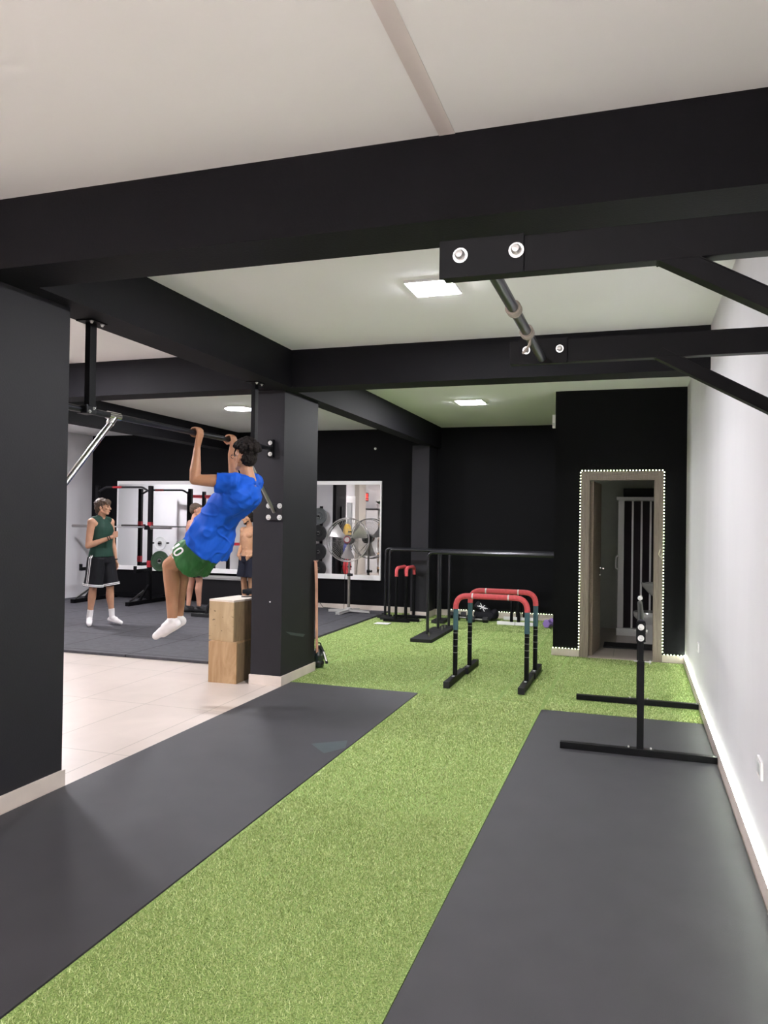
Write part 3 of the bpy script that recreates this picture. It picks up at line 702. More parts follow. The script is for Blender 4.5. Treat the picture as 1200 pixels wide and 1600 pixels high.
# resistance band and jug beside the middle column
bd = G()
pts = [(-3.178, 7.40, 1.16), (-3.17, 7.41, .9), (-3.165, 7.42, .5), (-3.16, 7.43, .26), (-3.165, 7.45, .2), (-3.172, 7.455, .26), (-3.176, 7.45, .6), (-3.18, 7.44, 1.0), (-3.18, 7.42, 1.16)]
for p, q in zip(pts, pts[1:] + pts[:1]): bd.beam(p, q, .006, .045, (0, 1, 0), .001)
bo = thing('resistance_band', 'orange resistance band loop hanging down the side of the middle column', 'resistance band', (-3.178, 7.42, 1.16))
part('band_loop', bd, mat('orange_pink_rubber', 'd79f8b', .5, var=.2, scale=8), bo)
part('hook', G().tube([(-3.20, 7.41, 1.165), (-3.165, 7.41, 1.15), (-3.15, 7.41, 1.165)], .006, 8), STEEL, bo)
def jug():
    x, y = -3.222, 7.625
    t = thing('water_jug', 'dark translucent water jug with a black carry strap beside the middle column', 'water jug', (x, y, .012))
    part('jug_body', G().lathe((x, y, .012), (0, 0, 1), [(.05, 0), (.058, .008), (.06, .06), (.056, .07), (.056, .075), (.06, .085), (.06, .165), (.045, .19), (.032, .2)], 28, sm=True), mat('smoke_plastic', '26302f', .15, coat=.6), t)
    part('lid', G().disc((x, y, .222), (0, 0, 1), .036, .04, 24, .006).tube(bent([(x - .03, y, .235), (x - .02, y, .27), (x + .02, y, .27), (x + .03, y, .235)], .015, 4), .007, 8), BLKR, t)
    st = part('strap', G().beam((x + .035, y - .01, .225), (x + .075, y - .05, .19), .018, .008).beam((x + .075, y - .05, .19), (x + .15, y - .13, .085), .022, .009), BLKCLOTH, t)
    part('strap_print', G().beam((x + .082, y - .058, .186), (x + .14, y - .119, .105), .010, .004), WHITE, st, 'white printed stripe')
    part('band_ring', G().lathe((x, y, .06), (0, 0, 1), [(.061, -.012), (.0625, 0), (.061, .012)], 28), BLKR, t)
jug()

# ------------------------------------------------------------------ squat rack, barbell, plates
def plate(name, c, ax, r, h, m, label, group, hub=STEEL):
    t = thing(name, label, 'weight plate', c, group)
    a = V(ax).normalized()
    part('disc', G().lathe(c, a, [(.028, -h / 2), (r * .45, -h / 2), (r * .5, -h * .3), (r * .82, -h * .3), (r * .86, -h / 2), (r * .97, -h / 2), (r, -h * .3), (r, h * .3), (r * .97, h / 2), (r * .86, h / 2), (r * .82, h * .3), (r * .5, h * .3), (r * .45, h / 2), (.028, h / 2), (.028, -h / 2)], 36, False), m, t)
    part('hub_ring', G().lathe(c, a, [(.026, -h / 2 - .002), (.045, -h / 2 - .003), (.045, h / 2 + .003), (.026, h / 2 + .002), (.026, -h / 2 - .002)], 24, False), hub, t)
def rack():
    t = thing('squat_rack', 'black half rack with pull-up crossbar in front of the left mirror', 'squat rack', (-8.98, 11.9, .03))
    for x in (-9.56, -8.40):
        u = part('upright', G().box(x - .035, x + .035, 11.9, 11.97, .03, 2.16, .004), BLK, t)
        part('foot_beam', G().box(x - .04, x + .04, 11.30, 12.50, .031, .10, .005), BLK, t)
        part('rear_gusset', G().beam((x, 11.65, .09), (x, 11.92, .36), .035, .035), BLK, u)
        part('foot_strap', G().beam((x - .02, 11.42, .105), (x + .015, 11.75, .26), .02, .03), STEEL, u)
        part('j_hook', G().box(x - .05, x + .05, 11.82, 11.905, 1.36, 1.39, .003).box(x - .045, x + .045, 11.82, 11.835, 1.39, 1.44, .003), BLK, u)
        part('spotter_arm', G().box(x - .03, x + .03, 11.5, 11.9, .60, .66, .004).box(x - .03, x + .03, 11.5, 11.52, .66, .72, .003), BLK, u)
        [part('red_sleeve', G().box(x - .037, x + .037, 11.898, 11.972, a_, b_, .002), RED, u) for a_, b_ in ((1.42, 1.5), (.68, .80))]
    part('pull_up_crossbar', G().tube(bent([(-9.525, 11.93, 2.06), (-9.38, 11.93, 2.135), (-8.58, 11.93, 2.135), (-8.435, 11.93, 2.06)], .04, 5), .019, 12), DKGREY, t)
    part('red_crossbar_grip', G().tube([(-9.22, 11.93, 2.135), (-9.02, 11.93, 2.135)], .021, 12), RED, t)
    part('rear_crossbar', G().beam((-9.52, 12.47, .1), (-8.44, 12.47, .1), .05, .05), BLK, t)
    for z in (.8, 1.12):
        part('plate_peg', G().tube([(-8.365, 11.955, z), (-8.13, 11.955, z)], .014, 12).tube([(-8.13, 11.80, z), (-8.13, 12.12, z)], .014, 12), BLK, t)
rack()
plate('weight_plate', (-8.13, 11.86, 1.12), (0, 1, 0), .12, .03, GREYW, 'small pale grey weight plate on the upper rack peg', 'plates on the rack pegs')
plate('weight_plate', (-8.13, 11.86, .80), (0, 1, 0), .185, .04, mat('green_bumper', '1f3a22', .6), 'dark green weight plate on the lower rack peg', 'plates on the rack pegs')
bb = thing('barbell', 'steel barbell racked on the black half rack behind the man in the green tank top', 'barbell', (-8.87, 11.86, 1.405))
part('shaft', G().tube([(-9.64, 11.86, 1.405), (-8.32, 11.86, 1.405)], .0145, 14), CHROME, bb)
for (a, b) in ((-9.64, -10.06), (-8.32, -7.90)):
    part('sleeve', G().tube([(a, 11.86, 1.405), (b, 11.86, 1.405)], .0255, 16).disc((a, 11.86, 1.405), (1, 0, 0), .04, .02, 20, .003), STEEL, bb)
# red and black rack by the left wall (seen in the mirror)
def redrack():
    t = thing('power_rack', 'black and red power rack against the white left wall, seen in the mirror', 'power rack', (-9.55, 9.0, .03))
    for x in (-9.95, -9.55):
        for y in (8.4, 9.55):
            part('upright', G().box(x - .035, x + .035, y - .035, y + .035, .03, 2.2, .004), BLK, t)
    for y in (8.4, 9.55):
        part('red_crossbeam', G().box(-9.91, -9.24, y - .03, y + .03, 2.06, 2.12, .004), RED, t)
    for x in (-9.95, -9.55):
        part('side_beam', G().box(x - .03, x + .03, 8.44, 9.51, 2.06, 2.12, .004), RED, t)
        part('safety_beam', G().box(x - .03, x + .03, 8.44, 9.51, .92, .99, .004), RED, t)
        part('floor_beam', G().box(x - .03, x + .03, 8.44, 9.51, .031, .09, .004), BLK, t)
    part('red_crossbeam', G().box(-9.91, -9.24, 8.37, 8.43, .92, .99, .004), RED, t)
redrack()
# bumper plates on the front column and return wall (seen in the mirror)
def tree(c, ax, zs, label):
    t = thing('plate_rack', label, 'plate rack', (c[0], c[1], .4), 'wall plate racks'); a = V(ax)
    p0 = V((c[0], c[1], 0)); sd = a.cross(V((0, 0, 1)))
    part('backplate', G().beam(p0 + V((0, 0, .12)) + a * .022, p0 + V((0, 0, 1.95)) + a * .022, .08, .04, tuple(a)), BLK, t)
    for z in zs: part('peg', G().tube([p0 + a * .03 + V((0, 0, z)), p0 + a * .34 + V((0, 0, z))], .022, 12), BLK, t)
tree((-8.12, 5.9), (0, 1, 0), (.265, .72, 1.22, 1.68), 'black vertical plate rack on the white return wall holding black plates')
for z, m, s in ((1.68, mat('grey_bumper', '55595a', .6), 'grey'), (1.22, BLKR, 'black'), (.72, BLKR, 'black'), (.265, BLKR, 'black')):
    nm = {1.68: 'grey bumper plate on the top peg of the plate rack', 1.22: 'black bumper plate on the second peg, under the grey one', .72: 'black bumper plate on the third peg of the plate rack',   .265: 'black bumper plate on the lowest peg of the plate rack'}[z]
    plate('bumper_plate', (-8.12, 6.08, z), (0, 1, 0), .222, .07, m, nm, 'plates on the wall rack')
tree((-7.7, 5.55), (1, 0, 0), (.31, .78, 1.26), 'black vertical plate rack on the black column holding coloured plates')
for z, hx, s in ((1.26, 'e0b32a', 'yellow'), (.78, '2238a0', 'blue'), (.31, 'b3222c', 'red')):
    plate('bumper_plate', (-7.50, 5.55, z), (1, 0, 0), .222, .07, mat(s + '_bumper', hx, .5), s + ' bumper plate on the black column, seen in the right mirror', 'plates on the wall rack')

# bench by the wall
def bench():
    t = thing('storage_bench', 'long low black bench with a pale top under the left mirror', 'bench', (-7.0, 12.3, .03))
    part('bench_body', G().box(-7.52, -5.95, 12.12, 12.56, .031, .49, .006), mat('black_vinyl', '101012', .35), t)
    part('bench_top', G().box(-7.54, -5.93, 12.08, 12.57, .49, .525, .006), mat('pale_bench_top', '8f8d8b', .35), t)
bench()
def bentfoot():
    t = thing('weight_bench', 'black weight bench with a bent tube foot beside the plyo boxes', 'weight bench', (-6.2, 10.85, .03))
    part('frame_tube', G().tube(bent([(-6.42, 10.62, .06), (-6.42, 10.70, .24), (-5.5, 10.95, .26)], .09, 6), .025, 12), BLK, t)
    part('front_foot', G().box(-6.66, -6.22, 10.57, 10.65, .031, .085, .008), BLKR, t)
    part('rear_foot', G().box(-5.56, -5.5, 10.7, 11.2, .031, .085, .008), BLKR, t)
    part('rear_post', G().tube([(-5.53, 10.95, .08), (-5.53, 10.95, .40)], .025, 12), BLK, t)
    part('pad', G().box(-5.9, -5.0, 10.82, 11.12, .40, .47, .02), BLKCLOTH, t)
    part('pad_post', G().tube([(-5.1, 10.97, .05), (-5.1, 10.97, .40)], .025, 12).box(-5.13, -5.07, 10.75, 11.2, .031, .07, .005), BLK, t)
bentfoot()

# ------------------------------------------------------------------ things seen only in the right mirror: shop door, clock, shelf
def reflected():
    d = thing('door_2', 'white entrance door with grey glass on the left wall, seen in the mirror', 'door', (-7.8, 4.8, 0)); d['kind'] = 'structure'
    x = -7.8
    part('door_frame', G().box(x, x + .04, 4.25, 4.34, 0, 2.28, .003).box(x, x + .04, 5.02, 5.11, 0, 2.28, .003).box(x, x + .04, 4.34, 5.02, 2.18, 2.28, .003), WHITE, d)
    part('door_glass', G().box(x + .003, x + .015, 4.42, 4.94, .12, 2.1), GLASS, d)
    part('door_stile', G().box(x + .005, x + .03, 4.34, 4.44, 0, 2.18).box(x + .005, x + .03, 4.92, 5.02, 0, 2.18).box(x + .005, x + .03, 4.44, 4.92, 2.08, 2.18).box(x + .005, x + .03, 4.44, 4.92, 0, .14), WHITE, d)
    c = thing('gym_timer', 'black wall timer with red digits, seen in the right mirror', 'timer', (-7.8, 3.38, 2.28))
    part('timer_case', G().box(-7.8, -7.75, 3.12, 3.58, 2.16, 2.42, .004), BLKR, c)
    g = G()
    for y in (3.24, 3.35, 3.46):
        for (a, b, z0, z1) in ((-.03, .03, 2.375, 2.385), (-.03, .03, 2.315, 2.325), (-.03, .03, 2.255, 2.265), (-.034, -.024, 2.26, 2.38), (.024, .034, 2.26, 2.38)):
            g.box(-7.75, -7.746, y + a, y + b, z0, z1)
    for y in (3.2, 3.28, 3.38, 3.44, 3.5): g.box(-7.75, -7.746, y - .025, y + .025, 2.195, 2.215)
    part('digits', g, REDDIG, c, 'glowing red digits')
    s = thing('shelf_unit', 'white shelf unit with a dark top by the left wall, seen in the mirror', 'shelf', (-7.6, 2.75, 0))
    part('side_panel', G().box(-7.78, -7.42, 2.27, 2.30, 0, 1.9, .002), WHITE, s); part('side_panel', G().box(-7.78, -7.42, 3.20, 3.23, 0, 1.9, .002), WHITE, s)
    part('top_board', G().box(-7.79, -7.38, 2.24, 3.26, 1.9, 1.945, .003), BLKR, s)
    for z in (.1, .55, 1.0, 1.45): part('shelf_board', G().box(-7.78, -7.42, 2.30, 3.20, z, z + .025, .002), WOODSH, s)
    for i in range(10):
        y = 2.38 + (i % 5) * .17; z = 1.475 if i < 5 else 1.025; hh = .12 + .05 * ((i * 7) % 4) / 3
        cc = ['b8a48c', 'e4dfd8', '8c6a58', 'c9b6a8', '6c7078'][(i * 3) % 5]
        lab = ['beige', 'white', 'brown', 'cream', 'slate grey'][(i * 3) % 5] + ' tub on the ' + ('upper' if i < 5 else 'lower') + ' board of the mirrored shelf'
        tb = thing('tub', lab, 'tub', (-7.6, y, z), 'tubs on the mirrored shelf')
        mm = mat('tub_plastic', cc, .5)
        part('tub_body', G().lathe((-7.6, y, z + .0005), (0, 0, 1), [(.05, 0), (.055, .01), (.055, hh - .03), (.045, hh - .01)], 18), mm, tb)
        part('tub_lid', G().disc((-7.6, y, z + hh), (0, 0, 1), .05, .025, 18, .003), BLKR if i % 2 else WHITE, tb)
    p = thing('potted_plant', 'small green potted plant on top of the mirrored shelf', 'plant', (-7.58, 2.6, 1.945))
    part('pot', G().lathe((-7.58, 2.6, 1.9455), (0, 0, 1), [(.06, 0), (.085, .15), (.08, .15)], 20), WHITE, p)
    lf = G()
    for k in range(40):
        a = k * 2.4; e = .35 + .6 * ((k * 37) % 10) / 10; L = .13 + .05 * ((k * 13) % 7) / 7
        d0 = V((cos(a) * cos(e), sin(a) * cos(e), sin(e))); b0 = V((-7.58, 2.6, 2.09)); sd = d0.cross(V((0, 0, 1))).normalized() * .022
        lf.add([b0, b0 + d0 * L * .55 + sd, b0 + d0 * L, b0 + d0 * L * .55 - sd], [(0, 1, 2, 3)])
    part('leaves', lf, mat('plant_leaf', '3f5a2c', .5), p)
    bx = thing('equipment_case', 'black upright case on the floor, seen low in the right mirror', 'case', (-6.9, 3.3, 0))
    part('case_body', G().box(-7.1, -6.7, 3.1, 3.55, .03, .62, .02), BLKR, bx)
    part('case_handle', G().tube(bent([(-7.0, 3.32, .61), (-7.0, 3.32, .70), (-6.8, 3.32, .70), (-6.8, 3.32, .61)], .03, 4), .01, 8), BLK, bx)
    part('case_wheel', G().disc((-7.0, 3.2, .03), (1, 0, 0), .03, .05, 14), BLK, bx); part('case_wheel', G().disc((-6.8, 3.2, .03), (1, 0, 0), .03, .05, 14), BLK, bx)
WOODSH = wood('shelf_board_wood', '9b7a55', 'b8966c', 'y', 5, .5, 1.5, 8)
reflected()

# ------------------------------------------------------------------ bathroom contents
def bathroom():
    t = thing('shower_cabin', 'white framed shower cabin with dark folding panels inside the bathroom', 'shower cabin', (.26, 11.5, 0))
    part('shower_tray', G().box(-.25, .78, 11.44, 12.19, .0005, .11, .012), CERAM, t)
    part('cabin_post', G().box(-.235, -.155, 11.46, 11.54, .11, 1.93, .004), WHITE, t)
    part('cabin_post', G().box(.69, .77, 11.46, 11.54, .11, 1.93, .004), WHITE, t)
    part('top_rail', G().box(-.26, .79, 11.45, 11.55, 1.93, 1.98, .004), WHITE, t)
    part('side_rail', G().box(-.26, -.16, 11.55, 12.18, 1.93, 1.98, .004), WHITE, t)
    dk = mat('dark_shower_panel', '2b2529', .3, var=.1, scale=6)
    n = 7; xs = [-.155 + .845 * k / n for k in range(n + 1)]
    for k in range(n):
        p = part('folding_panel', G().beam((xs[k] + .004, 11.48 if k % 2 == 0 else 11.52, 1.02), (xs[k + 1] - .004, 11.52 if k % 2 == 0 else 11.48, 1.02), .012, 1.80, (0, 0, 1), 0), dk, t)
        part('panel_strip', G().box(xs[k + 1] - .018, xs[k + 1] + .008, 11.458, 11.470, .115, 1.925), WHITE, p)
    part('side_panel', G().box(-.22, -.21, 11.54, 12.18, .11, 1.93), dk, t)
    part('pull_handle', G().tube(bent([(-.22, 11.46, 1.14), (-.262, 11.42, 1.13), (-.262, 11.42, .96), (-.22, 11.46, .95)], .03, 4), .011, 8), WHITE, t)
    solo('storage_box', G().box(-.17, .6, 11.6, 12.0, 1.981, 2.11, .01), BLKR, 'black box lying on top of the shower cabin', 'box', (.2, 11.8, 1.98))
    def bowl(name, label, cat, cx, cy, z0, z1, rx, ry):
        g = G().loft([((cx + .05, cy, z0), (1, 0, 0), rx * .55, (0, 1, 0), ry * .5), ((cx + .03, cy, z0 + (z1 - z0) * .3), (1, 0, 0), rx * .78, (0, 1, 0), ry * .8), ((cx, cy, z0 + (z1 - z0) * .75), (1, 0, 0), rx * .97, (0, 1, 0), ry * .98), ((cx, cy, z1), (1, 0, 0), rx, (0, 1, 0), ry), ((cx, cy, z1), (1, 0, 0), rx * .86, (0, 1, 0), ry * .84), ((cx, cy, z1 - .07), (1, 0, 0), rx * .6, (0, 1, 0), ry * .6)], 32, 2.4)
        return g
    b = thing('washbasin', 'white washbasin on the right side of the bathroom, above the toilet', 'washbasin', (.345, 11.19, 0))
    part('basin_bowl', bowl('b', '', '', .345, 11.19, .59, .79, .26, .20), CERAM, b)
    part('basin_pedestal', G().lathe((.45, 11.19, .0005), (0, 0, 1), [(.09, 0), (.075, .1), (.07, .5), (.09, .62)], 20), CERAM, b)
    part('tap', G().tube(bent([(.52, 11.19, .78), (.52, 11.19, .91), (.40, 11.19, .89)], .03, 5), .014, 10), CHROME, b)
    tl = thing('toilet', 'white toilet at the right side of the bathroom, below the basin', 'toilet', (.25, 10.92, 0))
    part('toilet_bowl', bowl('t', '', '', .22, 10.92, .22, .40, .24, .18).loft([((.29, 10.92, .0005), (1, 0, 0), .20, (0, 1, 0), .13), ((.29, 10.92, .10), (1, 0, 0), .18, (0, 1, 0), .12), ((.26, 10.92, .26), (1, 0, 0), .18, (0, 1, 0), .14)], 24, 2.6), CERAM, tl)
    part('toilet_seat', G().loft([((.22, 10.92, .402), (1, 0, 0), .24, (0, 1, 0), .19), ((.22, 10.92, .42), (1, 0, 0), .235, (0, 1, 0), .185)], 28, 2.4), CERAM, tl)
    part('cistern', G().box(.47, .63, 10.74, 10.98, .40, .78, .02), CERAM, tl)
    solo('bath_mat', G().box(-.38, .30, 10.26, 10.68, .0005, .018, .006), BLKR, 'black bath mat on the bathroom floor behind the threshold', 'bath mat', (0, 10.45, 0))
bathroom()

# ------------------------------------------------------------------ LED strips
def strip(label, segs, pitch_, m, w_=.012, maxp=100, tm=None):
    t = thing('led_strip', label, 'LED strip', segs[0][0], 'LED strips along skirting and door')
    tape = G(); pos = []
    for (p0, p1, nrm) in segs:
        p0, p1, n = V(p0), V(p1), V(nrm); d = p1 - p0; L = d.length
        tape.beam(p0 + n * .0015, p1 + n * .0015, .010 if abs(n.z) < .5 else .010, .003, tuple(n), 0)
        k = max(1, int(L / pitch_))
        for i in range(k): pos.append((p0 + d * ((i + .5) / k) + n * .0055, d.normalized(), n))
    part('tape', tape, tm or BLKR, t)
    pos.sort(key=lambda q: q[0].length)
    def dio(g, q):
        p, d, n = q; sd = d.cross(n)
        g.beam(p - d * w_ * .5, p + d * w_ * .5, w_, .005, tuple(n), .001)
    me = {}
    for q in pos[:maxp]:
        p, d, n = q; key = (tuple(round(x, 2) for x in d), tuple(round(x, 2) for x in n))
        if key not in me:
            g = G(); dio(g, (V((0, 0, 0)), d, n)); me[key] = g.mesh('diode'); me[key].materials.append(m)
        o = bpy.data.objects.new('diode', me[key]); COL.objects.link(o); o.parent = t; o.location = p - OFF[t.name]; OFF[o.name] = p
    if len(pos) > maxp:
        g = G()
        for q in pos[maxp:]: dio(g, q)
        o = part('diode', g, m, t); o['kind'] = 'stuff'
    return t
yb = YD - .010
FX0, FX1, FH = DX0 - .088, DX1 + .088, DH + .088
strip('LED strip of bright dots framing the bathroom door', [((FX0, YD - .001, .11), (FX0, YD - .001, FH), (0, -1, 0)), ((FX0, YD - .001, FH + .004), (FX1, YD - .001, FH + .004), (0, -1, 0)), ((FX1, YD - .001, FH), (FX1, YD - .001, .11), (0, -1, 0))], .036, DIODE)
strip('short LED strip on the skirting left of the bathroom door', [((-.945, YD - .007, .095), (-.61, YD - .007, .095), (0, 0, 1))], .034, DIODE)
strip('short LED strip on the skirting between the bathroom door and the white wall', [((.31, YD - .007, .095), (.53, YD - .007, .095), (0, 0, 1))], .034, DIODE)
strip('LED strip on the far wall skirting behind the parallettes and bag', [((-2.95, YF - .007, .11), (-.95, YF - .007, .11), (0, 0, 1))], .042, DIODE)
strip('LED strip along the skirting of the white right wall', [((XR - .007, 1.0, .10), (XR - .007, YD - .02, .10), (0, 0, 1))], .034, DIODEW, tm=WHITE)
cl = G().tube([(.30, YD - .012, 1.36), (.27, YD - .02, 1.30), (.255, YD - .024, 1.25), (.275, YD - .024, 1.22), (.295, YD - .02, 1.26), (.285, YD - .02, 1.21), (.305, YD - .012, 1.14)], .004, 6)
solo('connector_cable', cl, mat('cream_cable', 'd8d2b8', .5), 'small looped cream cable on the right edge of the bathroom door frame', 'cable', (.29, YD, 1.25))

# ------------------------------------------------------------------ sockets, sensor
def socket(y, z, label):
    t = thing('wall_socket', label, 'socket', (XR, y, z), 'sockets on the white wall')
    part('socket_plate', G().box(XR - .012, XR - .0005, y - .06, y + .06, z - .042, z + .042, .004), WHITE, t)
    part('socket_insert', G().box(XR - .0145, XR - .012, y - .035, y + .035, z - .024, z + .024, .001), GREYW, t)
socket(3.82, .51, 'white wall socket low on the white wall, nearest the right edge')
socket(7.41, .50, 'white wall socket low on the white wall, farther along near the bathroom')
t = thing('motion_sensor', 'small white box high on the left edge of the bathroom wall', 'sensor', (-.945, YD, 2.82))
part('sensor_body', G().box(-.965, -.9305, YD - .01, YD + .05, 2.74, 2.90, .006), WHITE, t)
part('sensor_lens', G().box(-.962, -.935, YD - .014, YD - .01, 2.76, 2.80, .002), GREYW, t)
t = thing('wall_sensor', 'tiny white sensor high on the black far wall above the fan', 'sensor', (-4.32, YF, 2.84))
part('sensor_body', G().lathe((-4.32, YF - .0005, 2.84), (0, -1, 0), [(.022, 0), (.022, .012), (.012, .022), (.001, .024)], 16), WHITE, t)
t = thing('wall_plug', 'tiny white plug on the front of the middle column above the boxes', 'wall plug', (-3.32, 6.65, .8))
part('plug_head', G().disc((-3.32, 6.645, .8), (0, -1, 0), .008, .008, 10, .002), WHITE, t)

# ------------------------------------------------------------------ people
def nv(v): return V(v).normalized()
def torso_rings(P, A, L, F, k, Lt, grow=0.0, s0=-.10, s1=1.0, hem=0.0, LS=None, arch=0.0):
    """P hip centre, A up axis, L left, F forward; LS shoulder-line left vector"""
    T = [(-.12, .120, .085, 0), (-.06, .150, .105, 0), (0, .170, .118, -.005), (.12, .163, .112, .0), (.28, .142, .098, .005), (.42, .150, .103, .006), (.58, .168, .115, .004), (.74, .178, .118, -.004), (.86, .172, .104, -.012), (.94, .125, .082, -.016), (1.0, .070, .062, -.016)]
    out = []
    for (s, a, b, f) in T:
        f += arch * max(0.0, sin(pi * min(1.0, max(0.0, (s + .1) / .95))))
        if s < s0 - 1e-6 or s > s1 + 1e-6: continue
        X = L if LS is None else nv(L.lerp(LS, max(0, min(1, s))))
        h = hem * max(0, (.5 - s)) if s < .5 else 0
        out.append((P + A * (s * Lt) + F * f * k, X, a * k + grow + h, nv(A.cross(X)) * -1 if False else F, b * k + grow + h))
    return out
def person(label, J, skin, k=1.0, fingers=None, loc=(0, 0, 0), vox=.006, muscles=True):
    P, A, L, F = J['pelvis'], J['up'], J['left'], J['fwd']; Lt = J['Lt']; LS = J.get('sline', L)
    g = G(); g.loft(torso_rings(P, A, L, F, k, Lt, LS=LS, arch=J.get('arch', 0.0)), 32, 2.35)
    neck = J['neck']; hc = J['head']; hf = J['hf']; hu = J['hu']; hl = hu.cross(hf)
    # shoulders, chest, back
    for s, nm in ((1, 'l'), (-1, 'r')):
        sh, el, wr = J['sh' + nm], J['el' + nm], J['wr' + nm]
        g.ell(sh, .062 * k, .062 * k, .062 * k); root = P + A * (.80 * Lt) + LS * (s * .10 * k)
        g.limb([root, sh], [.07 * k, .062 * k]); g.limb([neck - A * .02, sh + A * .012 * k], [.045 * k, .045 * k])
        m = sh.lerp(el, .45)
        g.limb([sh, m, el], [.058 * k, .051 * k, .040 * k])
        fa = el.lerp(wr, .3); g.limb([el, fa, el.lerp(wr, .65), wr], [.040 * k, .044 * k, .034 * k, .026 * k])
        if muscles:
            g.ell(P + A * (.76 * Lt) + LS * (s * .078 * k) + F * .085 * k, .085 * k, .06 * k, .035 * k, (LS, A, F))
            g.ell(P + A * (.62 * Lt) + LS * (s * .115 * k) - F * .05 * k, .06 * k, .13 * k, .05 * k, (LS, A, F))
            ud = nv(el - sh); sd = nv(ud.cross(J['bic' + nm])) if ('bic' + nm) in J else nv(ud.cross(LS))
            g.ell(sh.lerp(el, .5) + ud.cross(sd) * .0, .046 * k, .046 * k, .10 * k, (sd, ud.cross(sd), ud))
        hp, kn, an, toe = J['hp' + nm], J['kn' + nm], J['an' + nm], J['toe' + nm]
        lk = J.get('legk', 1.0) * k
        g.limb([hp, hp.lerp(kn, .3), hp.lerp(kn, .7), kn], [.090 * lk, .083 * lk, .066 * lk, .054 * lk])
        d = nv(an - kn); fwdleg = J['kf' + nm]; back = -(fwdleg - d * fwdleg.dot(d)).normalized()
        g.limb([kn, kn.lerp(an, .28) + back * .014 * k, kn.lerp(an, .6) + back * .006 * k, an], [.052 * lk, .057 * lk, .042 * lk, .032 * lk])
        g.ell(kn - back * .018 * k, .036 * k, .036 * k, .042 * k)
        foot = nv(toe - an); up = nv(an - kn) * -1
        hl_ = an - foot * .045 * k + (toe - an) * 0 + (nv(d) * .045 * k)
        g.limb([hl_, an.lerp(toe, .45) + d * .012, toe], [.032 * k, .036 * k, .024 * k]); g.limb([an, an.lerp(toe, .4)], [.034 * k, .036 * k])
    # abs
    if muscles:
        for i in range(3):
            for s in (1, -1): g.ell(P + A * (Lt * (.22 + .14 * i)) + L * s * .036 * k + F * .092 * k, .034 * k, .036 * k, .018 * k, (L, A, F), 10)
    # neck, head
    g.limb([P + A * (.90 * Lt), neck, hc - hu * .05 * k], [.07 * k, .057 * k, .054 * k])
    H = lambda f, l, u: hc + hf * f * k + hl * l * k + hu * u * k
    ax = (hf, hl, hu)
    g.ell(H(-.006, 0, .022), .098 * k, .076 * k, .092 * k, ax, 24)
    g.ell(H(.028, 0, -.045), .066 * k, .058 * k, .070 * k, ax, 20)
    g.ell(H(.062, 0, -.092), .026 * k, .030 * k, .020 * k, ax)              # chin
    g.limb([H(.0, .052, -.06), H(.06, .022, -.094)], [.022 * k, .018 * k]); g.limb([H(.0, -.052, -.06), H(.06, -.022, -.094)], [.022 * k, .018 * k])
    g.limb([H(.088, 0, .008), H(.108, 0, -.030)], [.010 * k, .014 * k]); g.ell(H(.100, .012, -.035), .010 * k, .009 * k, .008 * k, ax, 10); g.ell(H(.100, -.012, -.035), .010 * k, .009 * k, .008 * k, ax, 10)
    g.limb([H(.080, .034, .024), H(.090, .010, .020)], [.010 * k, .010 * k]); g.limb([H(.080, -.034, .024), H(.090, -.010, .020)], [.010 * k, .010 * k])
    g.ell(H(.086, 0, -.060), .014 * k, .022 * k, .006 * k, ax, 12); g.ell(H(.083, 0, -.071), .013 * k, .019 * k, .007 * k, ax, 12)
    for s in (1, -1):
        g.ell(H(.066, .038 * s, -.022), .022 * k, .024 * k, .018 * k, ax, 12)
        e = G; g.ell(H(-.004, .078 * s, -.014), .018 * k, .009 * k, .032 * k, (nv(hf * .95 - hl * s * .3), nv(hl * s + hf * .3), hu), 14)
    for f in (fingers or []): f(g)
    me = g.grow('person', vox, 4, loc)
    o = link('person', me, skin); o.location = loc; OFF[o.name] = V(loc); o['label'] = label; o['category'] = 'person'
    # eyes, lips
    for s in (1, -1): part('eye', G().ell(H(.080, .031 * s, -.001), .010 * k, .013 * k, .008 * k, ax, 12), EYEW, o)
    part('lips', G().ell(H(.094, 0, -.061), .009 * k, .021 * k, .005 * k, ax, 12).ell(H(.092, 0, -.069), .009 * k, .018 * k, .006 * k, ax, 12), LIP, o)
    for s in (1, -1): part('eyebrow', G().limb([H(.084, .046 * s, .022), H(.096, .030 * s, .029), H(.098, .012 * s, .025)], [.004 * k, .006 * k, .005 * k], 8), HAIRD, o)
    J['H'] = H; J['ax'] = ax; J['k'] = k
    return o
def finger(pts, r=.0085, k=1.0):
    pts = [V(p) for p in pts]
    return lambda g: g.limb(pts, [r * k * (1.05 - .08 * i) for i in range(len(pts))], 10)
